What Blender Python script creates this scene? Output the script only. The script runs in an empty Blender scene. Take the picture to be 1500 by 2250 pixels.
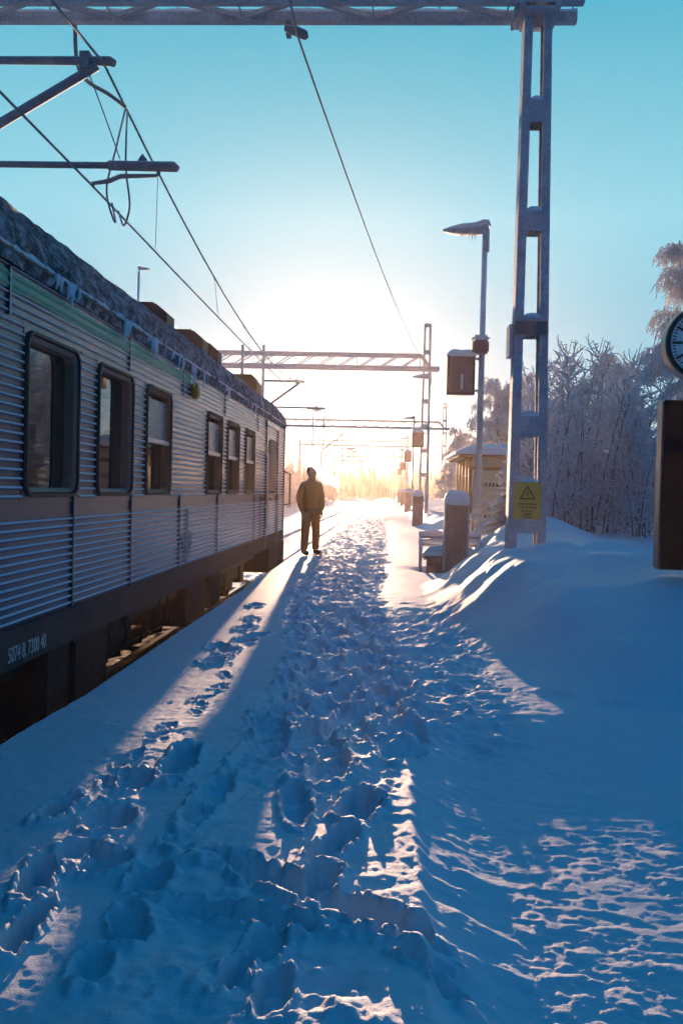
import bpy, bmesh, math, random
import numpy as np
from mathutils import Vector, Matrix

R = math.radians
D = bpy.data
COL = bpy.context.scene.collection
SC = bpy.context.scene
random.seed(7)

# ------------------------------------------------------------------ camera
CAM_Z = 1.316
cam = D.cameras.new('camera'); cam_o = D.objects.new('camera', cam); COL.objects.link(cam_o)
cam.sensor_fit = 'VERTICAL'; cam.sensor_height = 36.0; cam.lens = 36.0 * 2100 / 2250
cam.clip_start = 0.05; cam.clip_end = 3000
YAW, PITCH, ROLL = R(2.7507), R(1.2664), R(1.4)
fw = Vector((-math.sin(YAW) * math.cos(PITCH), math.cos(YAW) * math.cos(PITCH), -math.sin(PITCH)))
rt = Vector((math.cos(YAW), math.sin(YAW), 0)); up = rt.cross(fw)
r2 = rt * math.cos(ROLL) + up * math.sin(ROLL); u2 = -rt * math.sin(ROLL) + up * math.cos(ROLL)
m = Matrix((r2, u2, -fw)).transposed().to_4x4(); m.translation = (0, 0, CAM_Z)
cam_o.matrix_world = m
SC.camera = cam_o

# ------------------------------------------------------------------ light
SUN_AZ, SUN_EL = R(-3.2), R(3.75)       # azimuth from +Y towards +X
EXPO = 1.6
sun_dir = Vector((math.sin(SUN_AZ) * math.cos(SUN_EL), math.cos(SUN_AZ) * math.cos(SUN_EL), math.sin(SUN_EL)))
sl = D.lights.new('sun', 'SUN'); sl.energy = 4.4; sl.angle = R(0.55); sl.color = (1.0, 0.63, 0.40)
so = D.objects.new('sun', sl); COL.objects.link(so)
so.rotation_euler = (-sun_dir).to_track_quat('-Z', 'Y').to_euler()

W = D.worlds.new('World'); SC.world = W; W.use_nodes = True
nt = W.node_tree; nt.nodes.clear()
def wn(t, **k):
    n = nt.nodes.new(t)
    for a, b in k.items(): setattr(n, a, b)
    return n
def wl(a, b): nt.links.new(a, b)
sky = wn('ShaderNodeTexSky', sky_type='NISHITA', sun_disc=False, sun_elevation=SUN_EL, sun_rotation=SUN_AZ)
sky.air_density = 1.0; sky.dust_density = 0.4; sky.ozone_density = 4.0
tc = wn('ShaderNodeTexCoord')
nrm = wn('ShaderNodeVectorMath', operation='NORMALIZE'); wl(tc.outputs['Generated'], nrm.inputs[0])
sep = wn('ShaderNodeSeparateXYZ'); wl(nrm.outputs[0], sep.inputs[0])
asin = wn('ShaderNodeMath', operation='ARCSINE'); wl(sep.outputs['Z'], asin.inputs[0])
el = wn('ShaderNodeMapRange'); el.inputs[1].default_value = 0; el.inputs[2].default_value = math.pi / 2
wl(asin.outputs[0], el.inputs[0])
ramp = wn('ShaderNodeValToRGB'); wl(el.outputs[0], ramp.inputs[0])
cr = ramp.color_ramp
def stops(cr, lst):
    while len(cr.elements) > 1: cr.elements.remove(cr.elements[-1])
    for i, (p, c) in enumerate(lst):
        e = cr.elements[0] if i == 0 else cr.elements.new(p)
        e.position = p; e.color = (*c, 1)
SKY_STOPS = [(0.0, (0.13, 0.25, 0.31)), (0.06, (0.12, 0.25, 0.32)), (0.115, (0.11, 0.27, 0.335)), (0.175, (0.14, 0.325, 0.38)),
             (0.30, (0.040, 0.225, 0.295)), (0.42, (0.004, 0.13, 0.24)), (0.60, (0.0, 0.070, 0.178)), (1.0, (0.0, 0.051, 0.152))]
stops(cr, SKY_STOPS)
# the half of the sky away from the sun is a deeper blue
dots = wn('ShaderNodeVectorMath', operation='DOT_PRODUCT'); wl(nrm.outputs[0], dots.inputs[0]); dots.inputs[1].default_value = sun_dir
away = wn('ShaderNodeMapRange', interpolation_type='SMOOTHSTEP'); away.inputs[1].default_value = 0.25; away.inputs[2].default_value = 0.92
wl(dots.outputs['Value'], away.inputs[0])
mixb = wn('ShaderNodeMix', data_type='RGBA'); wl(away.outputs[0], mixb.inputs[0]); wl(ramp.outputs[0], mixb.inputs[7])
back = wn('ShaderNodeValToRGB'); wl(el.outputs[0], back.inputs[0])
stops(back.color_ramp, [(0.0, (0.02, 0.065, 0.13)), (0.2, (0.005, 0.06, 0.15)), (0.5, (0.0, 0.060, 0.162)), (1.0, (0.0, 0.051, 0.152))])
wl(back.outputs[0], mixb.inputs[6])
# bright aureole of the low sun
acos = wn('ShaderNodeMath', operation='ARCCOSINE'); wl(dots.outputs['Value'], acos.inputs[0])
def gauss(width, color, power=1.0):
    a = wn('ShaderNodeMath', operation='DIVIDE'); wl(acos.outputs[0], a.inputs[0]); a.inputs[1].default_value = width
    b = wn('ShaderNodeMath', operation='POWER'); wl(a.outputs[0], b.inputs[0]); b.inputs[1].default_value = power
    c = wn('ShaderNodeMath', operation='MULTIPLY'); wl(b.outputs[0], c.inputs[0]); c.inputs[1].default_value = -1
    e = wn('ShaderNodeMath', operation='EXPONENT'); wl(c.outputs[0], e.inputs[0])
    g = wn('ShaderNodeMix', data_type='RGBA', blend_type='MULTIPLY'); g.inputs[0].default_value = 1
    wl(e.outputs[0], g.inputs[6]); g.inputs[7].default_value = (*color, 1)
    return g.outputs[2]
def add(a, b):
    g = wn('ShaderNodeMix', data_type='RGBA', blend_type='ADD'); g.inputs[0].default_value = 1
    wl(a, g.inputs[6]); wl(b, g.inputs[7]); return g.outputs[2]
c = mixb.outputs[2]
c = add(c, gauss(R(6.0), (0.05, 0.03, 0.01), 1.5))
c = add(c, gauss(R(13.0), (0.24, 0.125, 0.075), 3.0))
c = add(c, gauss(R(3.4), (1.1, 0.95, 0.75), 1.4))
# a share of the physical sky
sm = wn('ShaderNodeMix', data_type='RGBA', blend_type='MULTIPLY'); sm.inputs[0].default_value = 1
wl(sky.outputs[0], sm.inputs[6]); sm.inputs[7].default_value = (0.004, 0.008, 0.012, 1)
c = add(c, sm.outputs[2])
bg = wn('ShaderNodeBackground'); bg.inputs[1].default_value = 0.66; wl(c, bg.inputs[0])
out = wn('ShaderNodeOutputWorld'); wl(bg.outputs[0], out.inputs[0])

SC.view_settings.view_transform = 'Standard'; SC.view_settings.look = 'None'
SC.view_settings.exposure = EXPO; SC.view_settings.gamma = 1.0; SC.view_settings.use_curve_mapping = False
SC.render.engine = 'CYCLES'
SC.cycles.max_bounces = 7; SC.cycles.diffuse_bounces = 4; SC.cycles.glossy_bounces = 3
SC.cycles.transmission_bounces = 4; SC.cycles.volume_bounces = 0; SC.cycles.transparent_max_bounces = 8
SC.cycles.caustics_reflective = False; SC.cycles.caustics_refractive = False
SC.cycles.sample_clamp_indirect = 4.0
SC.cycles.use_denoising = True

# ------------------------------------------------------------------ helpers
def tag(o, label=None, cat=None, group=None, kind=None):
    if label: o['label'] = label
    if cat: o['category'] = cat
    if group: o['group'] = group
    if kind: o['kind'] = kind
    return o
def thing(name, label, cat, loc=(0, 0, 0), group=None):
    o = D.objects.new(name, None); COL.objects.link(o); o.location = loc
    o.empty_display_size = 0.2
    return tag(o, label, cat, group)
def link(name, me, parent=None, loc=(0, 0, 0)):
    o = D.objects.new(name, me); COL.objects.link(o); o.location = loc
    if parent: o.parent = parent
    return o
def copy_tree(o, parent=None):
    c = o.copy(); COL.objects.link(c)
    if parent: c.parent = parent
    for ch in list(o.children): copy_tree(ch, c)
    return c
class MB:
    def __init__(s): s.v = []; s.f = []; s.mi = []; s.cur = 0; s.sm = []
    def face(s, idx, smooth=False):
        s.f.append(idx); s.mi.append(s.cur); s.sm.append(smooth)
    def box(s, a, b):
        (x0, y0, z0), (x1, y1, z1) = a, b; n = len(s.v)
        s.v += [(x0, y0, z0), (x1, y0, z0), (x1, y1, z0), (x0, y1, z0), (x0, y0, z1), (x1, y0, z1), (x1, y1, z1), (x0, y1, z1)]
        for f in ((0, 3, 2, 1), (4, 5, 6, 7), (0, 1, 5, 4), (1, 2, 6, 5), (2, 3, 7, 6), (3, 0, 4, 7)): s.face([n + i for i in f])
        return s
    def hexa(s, p):           # eight points in box order
        n = len(s.v); s.v += [tuple(q) for q in p]
        for f in ((0, 3, 2, 1), (4, 5, 6, 7), (0, 1, 5, 4), (1, 2, 6, 5), (2, 3, 7, 6), (3, 0, 4, 7)): s.face([n + i for i in f])
        return s
    def tube(s, pts, r, n=8, caps=True, squash=1.0):
        pts = [Vector(p) for p in pts]; k = len(pts)
        rs = r if isinstance(r, (list, tuple)) else [r] * k
        base = len(s.v); prev = None
        for i, p in enumerate(pts):
            t = (pts[min(i + 1, k - 1)] - pts[max(i - 1, 0)])
            if t.length < 1e-9: t = Vector((0, 0, 1))
            t.normalize()
            if prev is None:
                a = Vector((0, 0, 1)) if abs(t.z) < 0.9 else Vector((1, 0, 0))
                x = a.cross(t).normalized()
            else:
                x = (prev - t * prev.dot(t))
                x = x.normalized() if x.length > 1e-6 else t.orthogonal().normalized()
            prev = x; y = t.cross(x)
            for j in range(n):
                a = 2 * math.pi * (j + .5) / n
                s.v.append(tuple(p + (x * math.cos(a) + y * math.sin(a) * squash) * rs[i]))
        for i in range(k - 1):
            for j in range(n):
                a = base + i * n + j; b = base + i * n + (j + 1) % n
                s.face([a, b, b + n, a + n], n > 4)
        if caps:
            s.face([base + j for j in reversed(range(n))]); s.face([base + (k - 1) * n + j for j in range(n)])
        return s
    def bar(s, p, q, w, h):   # straight rectangular bar
        return s.tube([p, q], math.hypot(w, h) / 2 if abs(w - h) < 1e-6 else max(w, h) / 1.414, 4)
    def prism(s, poly, axis, a, b):   # poly in the two other axes, order (x,y,z minus axis)
        n = len(s.v); k = len(poly)
        for t in (a, b):
            for (u, w) in poly:
                s.v.append({'x': (t, u, w), 'y': (u, t, w), 'z': (u, w, t)}[axis])
        s.face([n + i for i in reversed(range(k))]); s.face([n + k + i for i in range(k)])
        for i in range(k):
            j = (i + 1) % k; s.face([n + i, n + j, n + k + j, n + k + i])
        return s
    def loft(s, rings, close=True, caps=True, smooth=True):
        n = len(s.v); k = len(rings[0])
        for r in rings: s.v += [tuple(p) for p in r]
        for i in range(len(rings) - 1):
            for j in range(k if close else k - 1):
                a = n + i * k + j; b = n + i * k + (j + 1) % k
                s.face([a, b, b + k, a + k], smooth)
        if caps and close:
            s.face([n + j for j in reversed(range(k))]); s.face([n + (len(rings) - 1) * k + j for j in range(k)])
        return s
    def ring(s, outer, inner):   # flat ring between equal-length loops
        n = len(s.v); k = len(outer); s.v += list(outer) + list(inner)
        for j in range(k):
            i = (j + 1) % k; s.face([n + j, n + i, n + k + i, n + k + j])
        return s
    def mesh(s, name, mats):
        me = D.meshes.new(name); me.from_pydata(s.v, [], s.f)
        for mt in (mats if isinstance(mats, (list, tuple)) else [mats]): me.materials.append(mt)
        me.polygons.foreach_set('material_index', s.mi); me.polygons.foreach_set('use_smooth', s.sm)
        bm = bmesh.new(); bm.from_mesh(me); bmesh.ops.recalc_face_normals(bm, faces=bm.faces); bm.to_mesh(me); bm.free()
        me.update(); return me
    def build(s, name, mats, parent=None, bevel=0, seg=2):
        me = s.mesh(name, mats)
        if bevel:
            bm = bmesh.new(); bm.from_mesh(me)
            es = [e for e in bm.edges if len(e.link_faces) == 2 and e.calc_face_angle(0) > 0.5]
            bmesh.ops.bevel(bm, geom=es, offset=bevel, segments=seg, affect='EDGES', clamp_overlap=True)
            bm.to_mesh(me); bm.free()
        return link(name, me, parent)

# ---- materials
def mat(name):
    m = D.materials.new(name); m.use_nodes = True
    t = m.node_tree; b = t.nodes['Principled BSDF']
    return m, t, b
def nd(t, ty, **k):
    n = t.nodes.new(ty)
    for a, b in k.items(): setattr(n, a, b)
    return n
def noise(t, scale, detail=4, rough=.55, vec=None, stretch=None):
    n = nd(t, 'ShaderNodeTexNoise'); n.inputs['Scale'].default_value = scale
    n.inputs['Detail'].default_value = detail; n.inputs['Roughness'].default_value = rough
    g = nd(t, 'ShaderNodeNewGeometry')
    src = g.outputs['Position']
    if vec == 'obj': src = nd(t, 'ShaderNodeTexCoord').outputs['Object']
    if stretch:
        mp = nd(t, 'ShaderNodeMapping'); mp.inputs['Scale'].default_value = stretch
        t.links.new(src, mp.inputs[0]); src = mp.outputs[0]
    t.links.new(src, n.inputs['Vector'])
    return n.outputs['Fac']
def rng_(t, fac, a, b, lo=0., hi=1.):
    r = nd(t, 'ShaderNodeMapRange'); r.inputs[1].default_value = a; r.inputs[2].default_value = b
    r.inputs[3].default_value = lo; r.inputs[4].default_value = hi
    t.links.new(fac, r.inputs[0]); return r.outputs[0]
def mixc(t, fac, a, b):
    x = nd(t, 'ShaderNodeMix', data_type='RGBA')
    if isinstance(fac, float): x.inputs[0].default_value = fac
    else: t.links.new(fac, x.inputs[0])
    for i, c in ((6, a), (7, b)):
        if isinstance(c, tuple): x.inputs[i].default_value = (*c, 1)
        else: t.links.new(c, x.inputs[i])
    return x.outputs[2]
def math_(t, op, a, b):
    x = nd(t, 'ShaderNodeMath', operation=op)
    for i, c in ((0, a), (1, b)):
        if isinstance(c, (int, float)): x.inputs[i].default_value = c
        else: t.links.new(c, x.inputs[i])
    x.use_clamp = True
    return x.outputs[0]
def bump(t, b, h, strength, dist):
    x = nd(t, 'ShaderNodeBump'); x.inputs['Strength'].default_value = strength; x.inputs['Distance'].default_value = dist
    t.links.new(h, x.inputs['Height']); t.links.new(x.outputs[0], b.inputs['Normal'])
def nz(t):
    g = nd(t, 'ShaderNodeNewGeometry'); s = nd(t, 'ShaderNodeSeparateXYZ')
    t.links.new(g.outputs['Normal'], s.inputs[0]); return s.outputs['Z']
SNOWC = (0.82, 0.84, 0.86)
def snow_mat(name, grain=0.5, scale=140.0):
    m, t, b = mat(name)
    n1 = noise(t, 3.0, 3); t.links.new(mixc(t, n1, (0.74, 0.79, 0.84), (0.81, 0.85, 0.89)), b.inputs['Base Color'])
    b.inputs['Roughness'].default_value = 0.62; b.inputs['Specular IOR Level'].default_value = 0.25
    n2 = noise(t, scale, 4, .7); bump(t, b, n2, grain, 0.012)
    return m
def frosted(name, base, frost=(0.62, 0.65, 0.69), amount=0.5, rough=.6, metal=0.0, scale=60., top=True):
    m, t, b = mat(name)
    n = noise(t, scale, 5, .7); n2 = noise(t, 4.0, 3, .6)
    f = math_(t, 'ADD', rng_(t, n, .35, .72, amount * .25, amount * .9), rng_(t, n2, .45, .75, 0, amount * .35))
    if top: f = math_(t, 'ADD', f, rng_(t, nz(t), .35, .75))
    t.links.new(mixc(t, f, base, frost), b.inputs['Base Color'])
    t.links.new(rng_(t, f, 0, 1, rough, .85), b.inputs['Roughness'])
    if metal: t.links.new(rng_(t, f, 0, 1, metal, 0), b.inputs['Metallic'])
    b.inputs['Specular IOR Level'].default_value = 0.3
    bump(t, b, n, .8, .02)
    return m
def plain(name, col, rough=.6, metal=0., var=.15, scale=20.):
    m, t, b = mat(name)
    n = noise(t, scale, 4)
    t.links.new(mixc(t, n, tuple(c * (1 - var) for c in col), tuple(min(1, c * (1 + var)) for c in col)), b.inputs['Base Color'])
    b.inputs['Roughness'].default_value = rough; b.inputs['Metallic'].default_value = metal
    return m
M_snow = snow_mat('snow_trodden', .5, 130.)
M_cap = snow_mat('snow_cap', .35, 60.)
M_ground = snow_mat('snow_field', .8, 14.)
M_steel = frosted('frosted_steel', (0.17, 0.20, 0.24), (0.70, 0.77, 0.85), .78, scale=34.)
M_wire = frosted('frosted_wire', (0.07, 0.10, 0.13), (0.50, 0.58, 0.66), .5)
M_brown = frosted('rust_brown_panel', (0.21, 0.055, 0.03), (0.62, 0.50, 0.48), .55, scale=45.)
M_twig = frosted('frosted_twig', (0.38, 0.33, 0.33), (0.87, 0.91, 0.95), 1.15, scale=9.)
M_needle = frosted('frosted_needles', (0.10, 0.11, 0.10), (0.78, 0.82, 0.86), .75, scale=7.)
for m in (M_twig, M_needle):
    t = m.node_tree; o_ = t.nodes['Material Output']; b_ = t.nodes['Principled BSDF']
    tr_ = nd(t, 'ShaderNodeBsdfTranslucent'); tr_.inputs['Color'].default_value = (.62, .70, .80, 1)
    mx = nd(t, 'ShaderNodeMixShader'); mx.inputs[0].default_value = .18
    t.links.new(b_.outputs[0], mx.inputs[1]); t.links.new(tr_.outputs[0], mx.inputs[2]); t.links.new(mx.outputs[0], o_.inputs['Surface'])
M_bark = frosted('frosted_bark', (0.12, 0.085, 0.07), (0.62, 0.64, 0.67), .6, scale=20.)
M_dark = plain('dark_metal', (0.02, 0.02, 0.022), .5)
M_rubber = plain('window_rubber', (0.018, 0.016, 0.015), .55)
M_alu = plain('brushed_aluminium', (0.55, 0.56, 0.57), .35, .8)
M_concrete = plain('platform_concrete', (0.16, 0.15, 0.14), .9)

# ---- value noise in numpy
_rs = np.random.RandomState(3)
_tb = _rs.rand(512, 512)
def vn(x, y, s=0):
    x = x + s * 17.31; y = y + s * 9.17
    xi = np.floor(x).astype(np.int64); yi = np.floor(y).astype(np.int64)
    fx = x - xi; fy = y - yi
    fx = fx * fx * fx * (fx * (fx * 6 - 15) + 10); fy = fy * fy * fy * (fy * (fy * 6 - 15) + 10)
    a = _tb[xi & 511, yi & 511]; b = _tb[(xi + 1) & 511, yi & 511]
    c = _tb[xi & 511, (yi + 1) & 511]; d = _tb[(xi + 1) & 511, (yi + 1) & 511]
    return (a + (b - a) * fx) * (1 - fy) + (c + (d - c) * fx) * fy - 0.5
def fbm(x, y, o=4, s=0, g=.5):
    v = 0; a = 1.; 
    for i in range(o):
        v = v + a * vn(x, y, s + i); x, y = x * 1.6 + y * 1.2, -x * 1.2 + y * 1.6; a *= g
    return v
def ss(x, a=0., b=1.):
    t = np.clip((x - a) / (b - a), 0, 1); return t * t * (3 - 2 * t)

# ------------------------------------------------------------------ the snow on the platform
def base_h(x, y):
    """Large shapes of the snow: platform, ploughed strip, bank."""
    h = 0.008 * fbm(x * .8, y * .8, 3, 1)
    # soft snow left by the plough, higher than the scraped strip on the right
    edge = 0.15 + 0.03 * vn(y * 1.3, 0 * y, 5) + .05 * vn(y * 6, x * 3, 6) + .025 * vn(y * 19, x * 9, 7)
    near = 1 - ss(y, 5.0, 6.0)
    soft = (1 - ss(x, edge - .015, edge + .045))
    h = h + near * (0.045 * soft - 0.015) - ss(x, edge - .02, edge + .35) * (.085 * ss(-y, -5.95, -4.55) + .026 * np.clip(4.55 - y, 0, 3))
    # bank
    x0 = 1.02 - .52 * ss(y, 5.3, 10.2) + 0.08 * vn(y * .6, 0 * y, 8) * 2 + 0.62 * ss(y, 13.2, 16.5)
    wd = .95 - .05 * ss(y, 13, 18)
    y0 = 6.10 + 0.20 * vn(x * .7, 0 * x, 4) + 0.4 * (1 - ss(x, .9, 1.5))
    prof = np.clip((y - y0) / 4.0, 0, 1)
    bank = ss(x, x0, x0 + wd) * (0.06 * ss(y, y0, y0 + .3) + 0.66 * (prof * .7 + .3 * ss(prof)) - .22 * ss(y, 10.2, 12.2) * (1 - .6 * ss(x, 1.9, 2.8)))
    bank = bank * (1 + .14 * fbm(x * .55, y * .55, 3, 9)) + .05 * ss(bank, .1, .35) * (np.abs(fbm(x * 1.1 + 3, y * .9, 3, 19)) - .2)
    bank = bank + 0.26 * np.exp(-np.abs((x - 2.7) / .8) ** 2.5 - np.abs((y - 8.0 - .25 * np.sin(x * 3)) / .75) ** 1.7)
    bank = bank + 0.13 * np.exp(-np.abs((x - 1.5) / .55) ** 2.5 - np.abs((y - 8.2 - .2 * np.sin(x * 4)) / .55) ** 1.7) + .10 * np.exp(-((x - 2.2) / .6) ** 2 - ((y - 9.6) / .5) ** 2)
    bank = bank + 0.42 * np.exp(-((x - 2.35) / .75) ** 2 - ((y - 15.6) / 2.0) ** 2)
    bank = bank + 0.035 * fbm(x * 2.2, y * 2.2, 4, 22) * ss(bank, .05, .3)
    for (mx_, my_, mr, mh) in ((1.25, 9.5, .35, .09), (3.0, 9.4, .5, .12), (1.75, 10.6, .4, .10), (2.5, 11.4, .5, .12), (1.15, 12.6, .4, .10), (1.9, 6.9, .35, .06)):
        bank = bank + mh * np.exp(-np.abs((x - mx_ - .15 * np.sin(y * 5)) / mr) ** 2.2 - np.abs((y - my_) / mr / 1.1) ** 1.8)
    # steep plough lip towards the scraped strip
    lip = ss(x, .8, 1.3) * np.exp(-((y - y0 + .05) / .08) ** 2) * (0.04 + .06 * fbm(x * 7, y * 7, 3, 31)) + .007 * ss(bank, .08, .3) * fbm(x * 7, y * 7, 3, 33)
    bank = bank + lip
    bank = bank - ss(x, 4.2, 9) * .45 * ss(y, 6, 10)
    return h + bank
def detail_h(x, y):
    h = 0
    # trodden path
    xc = -0.25 - .42 * ss(y, 6, 13) - .13 * ss(y, 13, 22) + .05 * vn(y * .4, 0 * y, 41)
    hw = .46 + .14 * ss(y, 7, 13) + .22 * ss(y, 13, 22)
    path = (1 - ss(np.abs(x - xc), hw * .75, hw * 1.2)) * ss(y, 4.0, 6.5)
    w = fbm(x * 5.0, y * 5.0, 3, 50)
    cr = np.abs(fbm(x * 8, y * 8, 3, 55))
    fade = 1 / (1 + (y / 30) ** 2)
    fade = .35 + .65 / (1 + (y / 10) ** 2)
    h = h + path * fade * (0.075 * w - 0.085 * cr + .012)
    h = h + path * 0.05 * np.clip(vn(x * 17, y * 17, 57) - .22, 0, 1)
    # crumbs spilled to the right of the path
    cz = ss(x, .0, .25) * (1 - ss(x, .55, .95)) * ss(y, 4.6, 5.6) * (1 - ss(y, 9.5, 12))
    h = h + cz * (.05 * w - .05 * cr + 0.09 * np.clip(vn(x * 14, y * 14, 60) - .2, 0, 1))
    # scraped strip with shallow scrapes running across
    sc = ss(x, .17, .26) * (1 - ss(y, 5.3, 6.2))
    lum = ss(fbm(x * .9, y * .9, 2, 66), -.2, .35)
    st = np.abs(fbm(x * 2.4 + .5 * vn(x * 4, y * 4, 3), y * 10 + .8 * vn(x * 3, y * 3, 4), 4, 70, .6))
    h = h + sc * lum * (0.002 - 0.006 * st)
    h = h + sc * lum * (0.0055 * fbm(x * 11, y * 14, 3, 75) + .0075 * fbm(x * 27, y * 34, 3, 78, .6) * ss(fbm(x * 1.7, y * 1.7, 2, 79), -.25, .2))
    h = h + (ss(x, .12, .22) * (1 - ss(y, 6., 9.)) + .5 * ss(y, 5, 7) * (1 - ss(y, 9, 14)) * (1 - ss(x, .5, 1.2))) * (.0030 * fbm(x * 42, y * 46, 2, 83) * (.25 + 1.1 * ss(fbm(x * 2.6, y * 2.6, 2, 86), -.15, .25)) + .0022 * fbm(x * .5, y * 24, 2, 87))
    ct = ss(x, -.75, -.5) * (1 - ss(x, .0, .14)) * (1 - ss(y, 5.2, 6.6)) * ss(fbm(x * 2.3, y * 1.6, 2, 131), -.25, .2)
    h = h + ct * (.022 * w - .030 * cr + .006 + .05 * np.clip(vn(x * 21, y * 21, 133) - .2, 0, 1) + .006 * fbm(x * 34, y * 34, 2, 135))
    # soft snow grain
    sf = (1 - ss(x, .1, .2)) * (1 - ss(y, 5.5, 7))
    h = h + sf * (.009 * fbm(x * 3.1, y * 3.1, 3, 80) + .004 * fbm(x * 16, y * 16, 3, 84) + .0032 * fbm(x * 42, y * 42, 2, 88))
    # everywhere a little crust
    h = h + .0045 * fbm(x * 9, y * 9, 3, 90) * (1 - ss(x, .8, 1.5) * ss(y, 6, 6.5) * .8) * (1 - .7 * (1 - ss(x, -1.2, -.85)) * ss(y, 4, 5.5))
    # wind ripples near the platform edge
    h = h + .0022 * fbm(x * 2.5, y * 7, 3, 95) * (1 - ss(x, -1.3, -.9))
    return h

ys = list(np.linspace(-9, 1.5, 24)); y = 1.55
while y < 46: ys.append(y); y *= 1.0034
while y < 190: ys.append(y); y *= 1.02
ys = np.array(ys)
NC = 600
tt = np.linspace(0, 1, NC)
xr = np.minimum(2.2 + .48 * np.maximum(ys, 1.5), 14.)
dense = -1.9 + tt[None, :] * (xr[:, None] + 1.9)
tail = xr[:, None] + (np.linspace(0, 1, 26)[1:] ** 1.4)[None, :] * (17.5 - xr[:, None])
X = np.concatenate([dense, tail], 1); Y = np.repeat(ys[:, None], X.shape[1], 1)
Z = base_h(X, Y) + detail_h(X, Y)
DEP = np.zeros_like(Z); RIM = np.zeros_like(Z)
def stamp(cx, cy, ang, a, b, depth, rim=.3, seed=0):
    r = max(a, b) * 2.2
    i0, i1 = np.searchsorted(ys, [cy - r, cy + r])
    if i1 <= i0: return
    xs = X[i0:i1]; yy = Y[i0:i1]
    u = (xs - cx) * math.sin(ang) + (yy - cy) * math.cos(ang); v = (xs - cx) * math.cos(ang) - (yy - cy) * math.sin(ang)
    wob = 1 + .40 * vn(xs * 9 + seed, yy * 9, 3) + .30 * vn(xs * 23, yy * 23 + seed, 5) + .22 * vn(xs * 55, yy * 55, 6)
    q = np.sqrt(np.abs(u / a) ** 2.6 + np.abs(v / b) ** 2.6) * wob
    dep = -depth * (1 - ss(q, .70, 1.10)) * (1 + .7 * vn(xs * 14, yy * 14, 9 + seed) + .35 * vn(xs * 40, yy * 40, 3 + seed))
    up_ = rim * depth * np.exp(-((q - 1.35) / .22) ** 2) * (1 + 1.6 * vn(xs * 18, yy * 18, 12 + seed) + 1.4 * vn(xs * 45, yy * 45, 13 + seed))
    DEP[i0:i1] = np.minimum(DEP[i0:i1], dep); RIM[i0:i1] = np.maximum(RIM[i0:i1], np.minimum(up_, .03))
def groove(p, q, w, depth, rim=.4, seed=0):
    cx, cy = (p[0] + q[0]) / 2, (p[1] + q[1]) / 2
    L = math.hypot(q[0] - p[0], q[1] - p[1]) / 2
    stamp(cx, cy, math.atan2(q[0] - p[0], q[1] - p[1]), L, w, depth, rim, seed)
rg = random.Random(11)
for (cx, cy, b, a) in [(-0.64,5.31,0.12,0.25), (-0.53,4.64,0.110,0.24), (-0.38,5.13,0.073,0.26), (-0.23,4.41,0.11,0.27), (-0.35,3.89,0.074,0.30), (-0.08,3.86,0.10,0.22), (-0.17,3.42,0.073,0.23), (-0.19,3.12,0.08,0.15), (-1.05,3.63,0.121,0.17), (-1.27,3.69,0.071,0.18), (-0.93,4.39,0.09,0.28), (-1.07,4.11,0.098,0.14), (-0.92,3.19,0.106,0.12), (-0.74,3.06,0.088,0.10), (-0.31,2.68,0.071,0.107), (-0.26,2.44,0.059,0.15), (-0.38,2.50,0.042,0.13), (-1.11,3.07,0.066,0.2), (-0.72,2.73,0.066,0.13), (-1.01,2.67,0.052,0.2), (-0.71,3.84,0.074,0.15), (-1.05,3.27,0.078,0.11), (-0.76,2.49,0.072,0.11)]:
    stamp(cx, cy, rg.uniform(-.35, .35), a * .80, b * .74, rg.uniform(.06, .10), .25, rg.randrange(90))
groove((-.53, 3.23), (.15, 2.77), .07, .085, .55, 2)
groove((-.64, 2.87), (-.17, 2.80), .05, .06, .5, 8)
groove((.04, 2.69), (.25, 2.53), .04, .05, .4, 4)
groove((-.68, 4.25), (-.72, 3.55), .06, .04, .3, 6)
for (px, py) in [(-1.103, 6.712), (-1.075, 5.582), (-1.113, 5.14), (-1.145, 4.761), (-1.178, 4.15), (-1.13, 5.9), (-1.09, 6.2), (-1.16, 4.45), (-1.2, 7.1), (-1.25, 7.5)]:
    for k in range(3):
        stamp(px + rg.uniform(-.05, .05), py + rg.uniform(-.15, .15), rg.uniform(-.4, .4), rg.uniform(.035, .07), rg.uniform(.02, .03), .03, .3, rg.randrange(90))
for (px, py) in [(-1.305, 8.94), (-1.467, 10.713), (-1.373, 7.861), (-1.295, 7.228), (-1.2, 8.2), (-1.35, 9.6), (-1.15, 8.5), (-1.25, 7.7)]:
    stamp(px, py, rg.uniform(-.4, .4), .14, .075, .045, .3, rg.randrange(90))
for k in range(420):
    y = 4.6 * math.exp(rg.random() * 2.1)
    xc = -.25 - .42 * float(ss(np.array(y), 6, 13)) - .13 * float(ss(np.array(y), 13, 22)); hw = .42 + .3 * float(ss(np.array(y), 7, 20))
    stamp(xc + rg.uniform(-hw, hw), y, rg.uniform(-.5, .5), rg.uniform(.11, .19), rg.uniform(.05, .08), rg.uniform(.035, .075) / (1 + y / 25), .35, rg.randrange(90))
Z += DEP * (1 + .25 * fbm(X * 9, Y * 9, 2, 120)) + RIM * ss(DEP, -.03, 0.)
# snow lies lower where the bench and the pillar keep it off, and heaps round feet
Z -= .10 * np.exp(-((X - .85) / .35) ** 2 - ((Y - 16.6) / .5) ** 2)
edge = ss(X, -1.9, -1.86)
Z = Z * edge - (1 - edge) * .05

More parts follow.
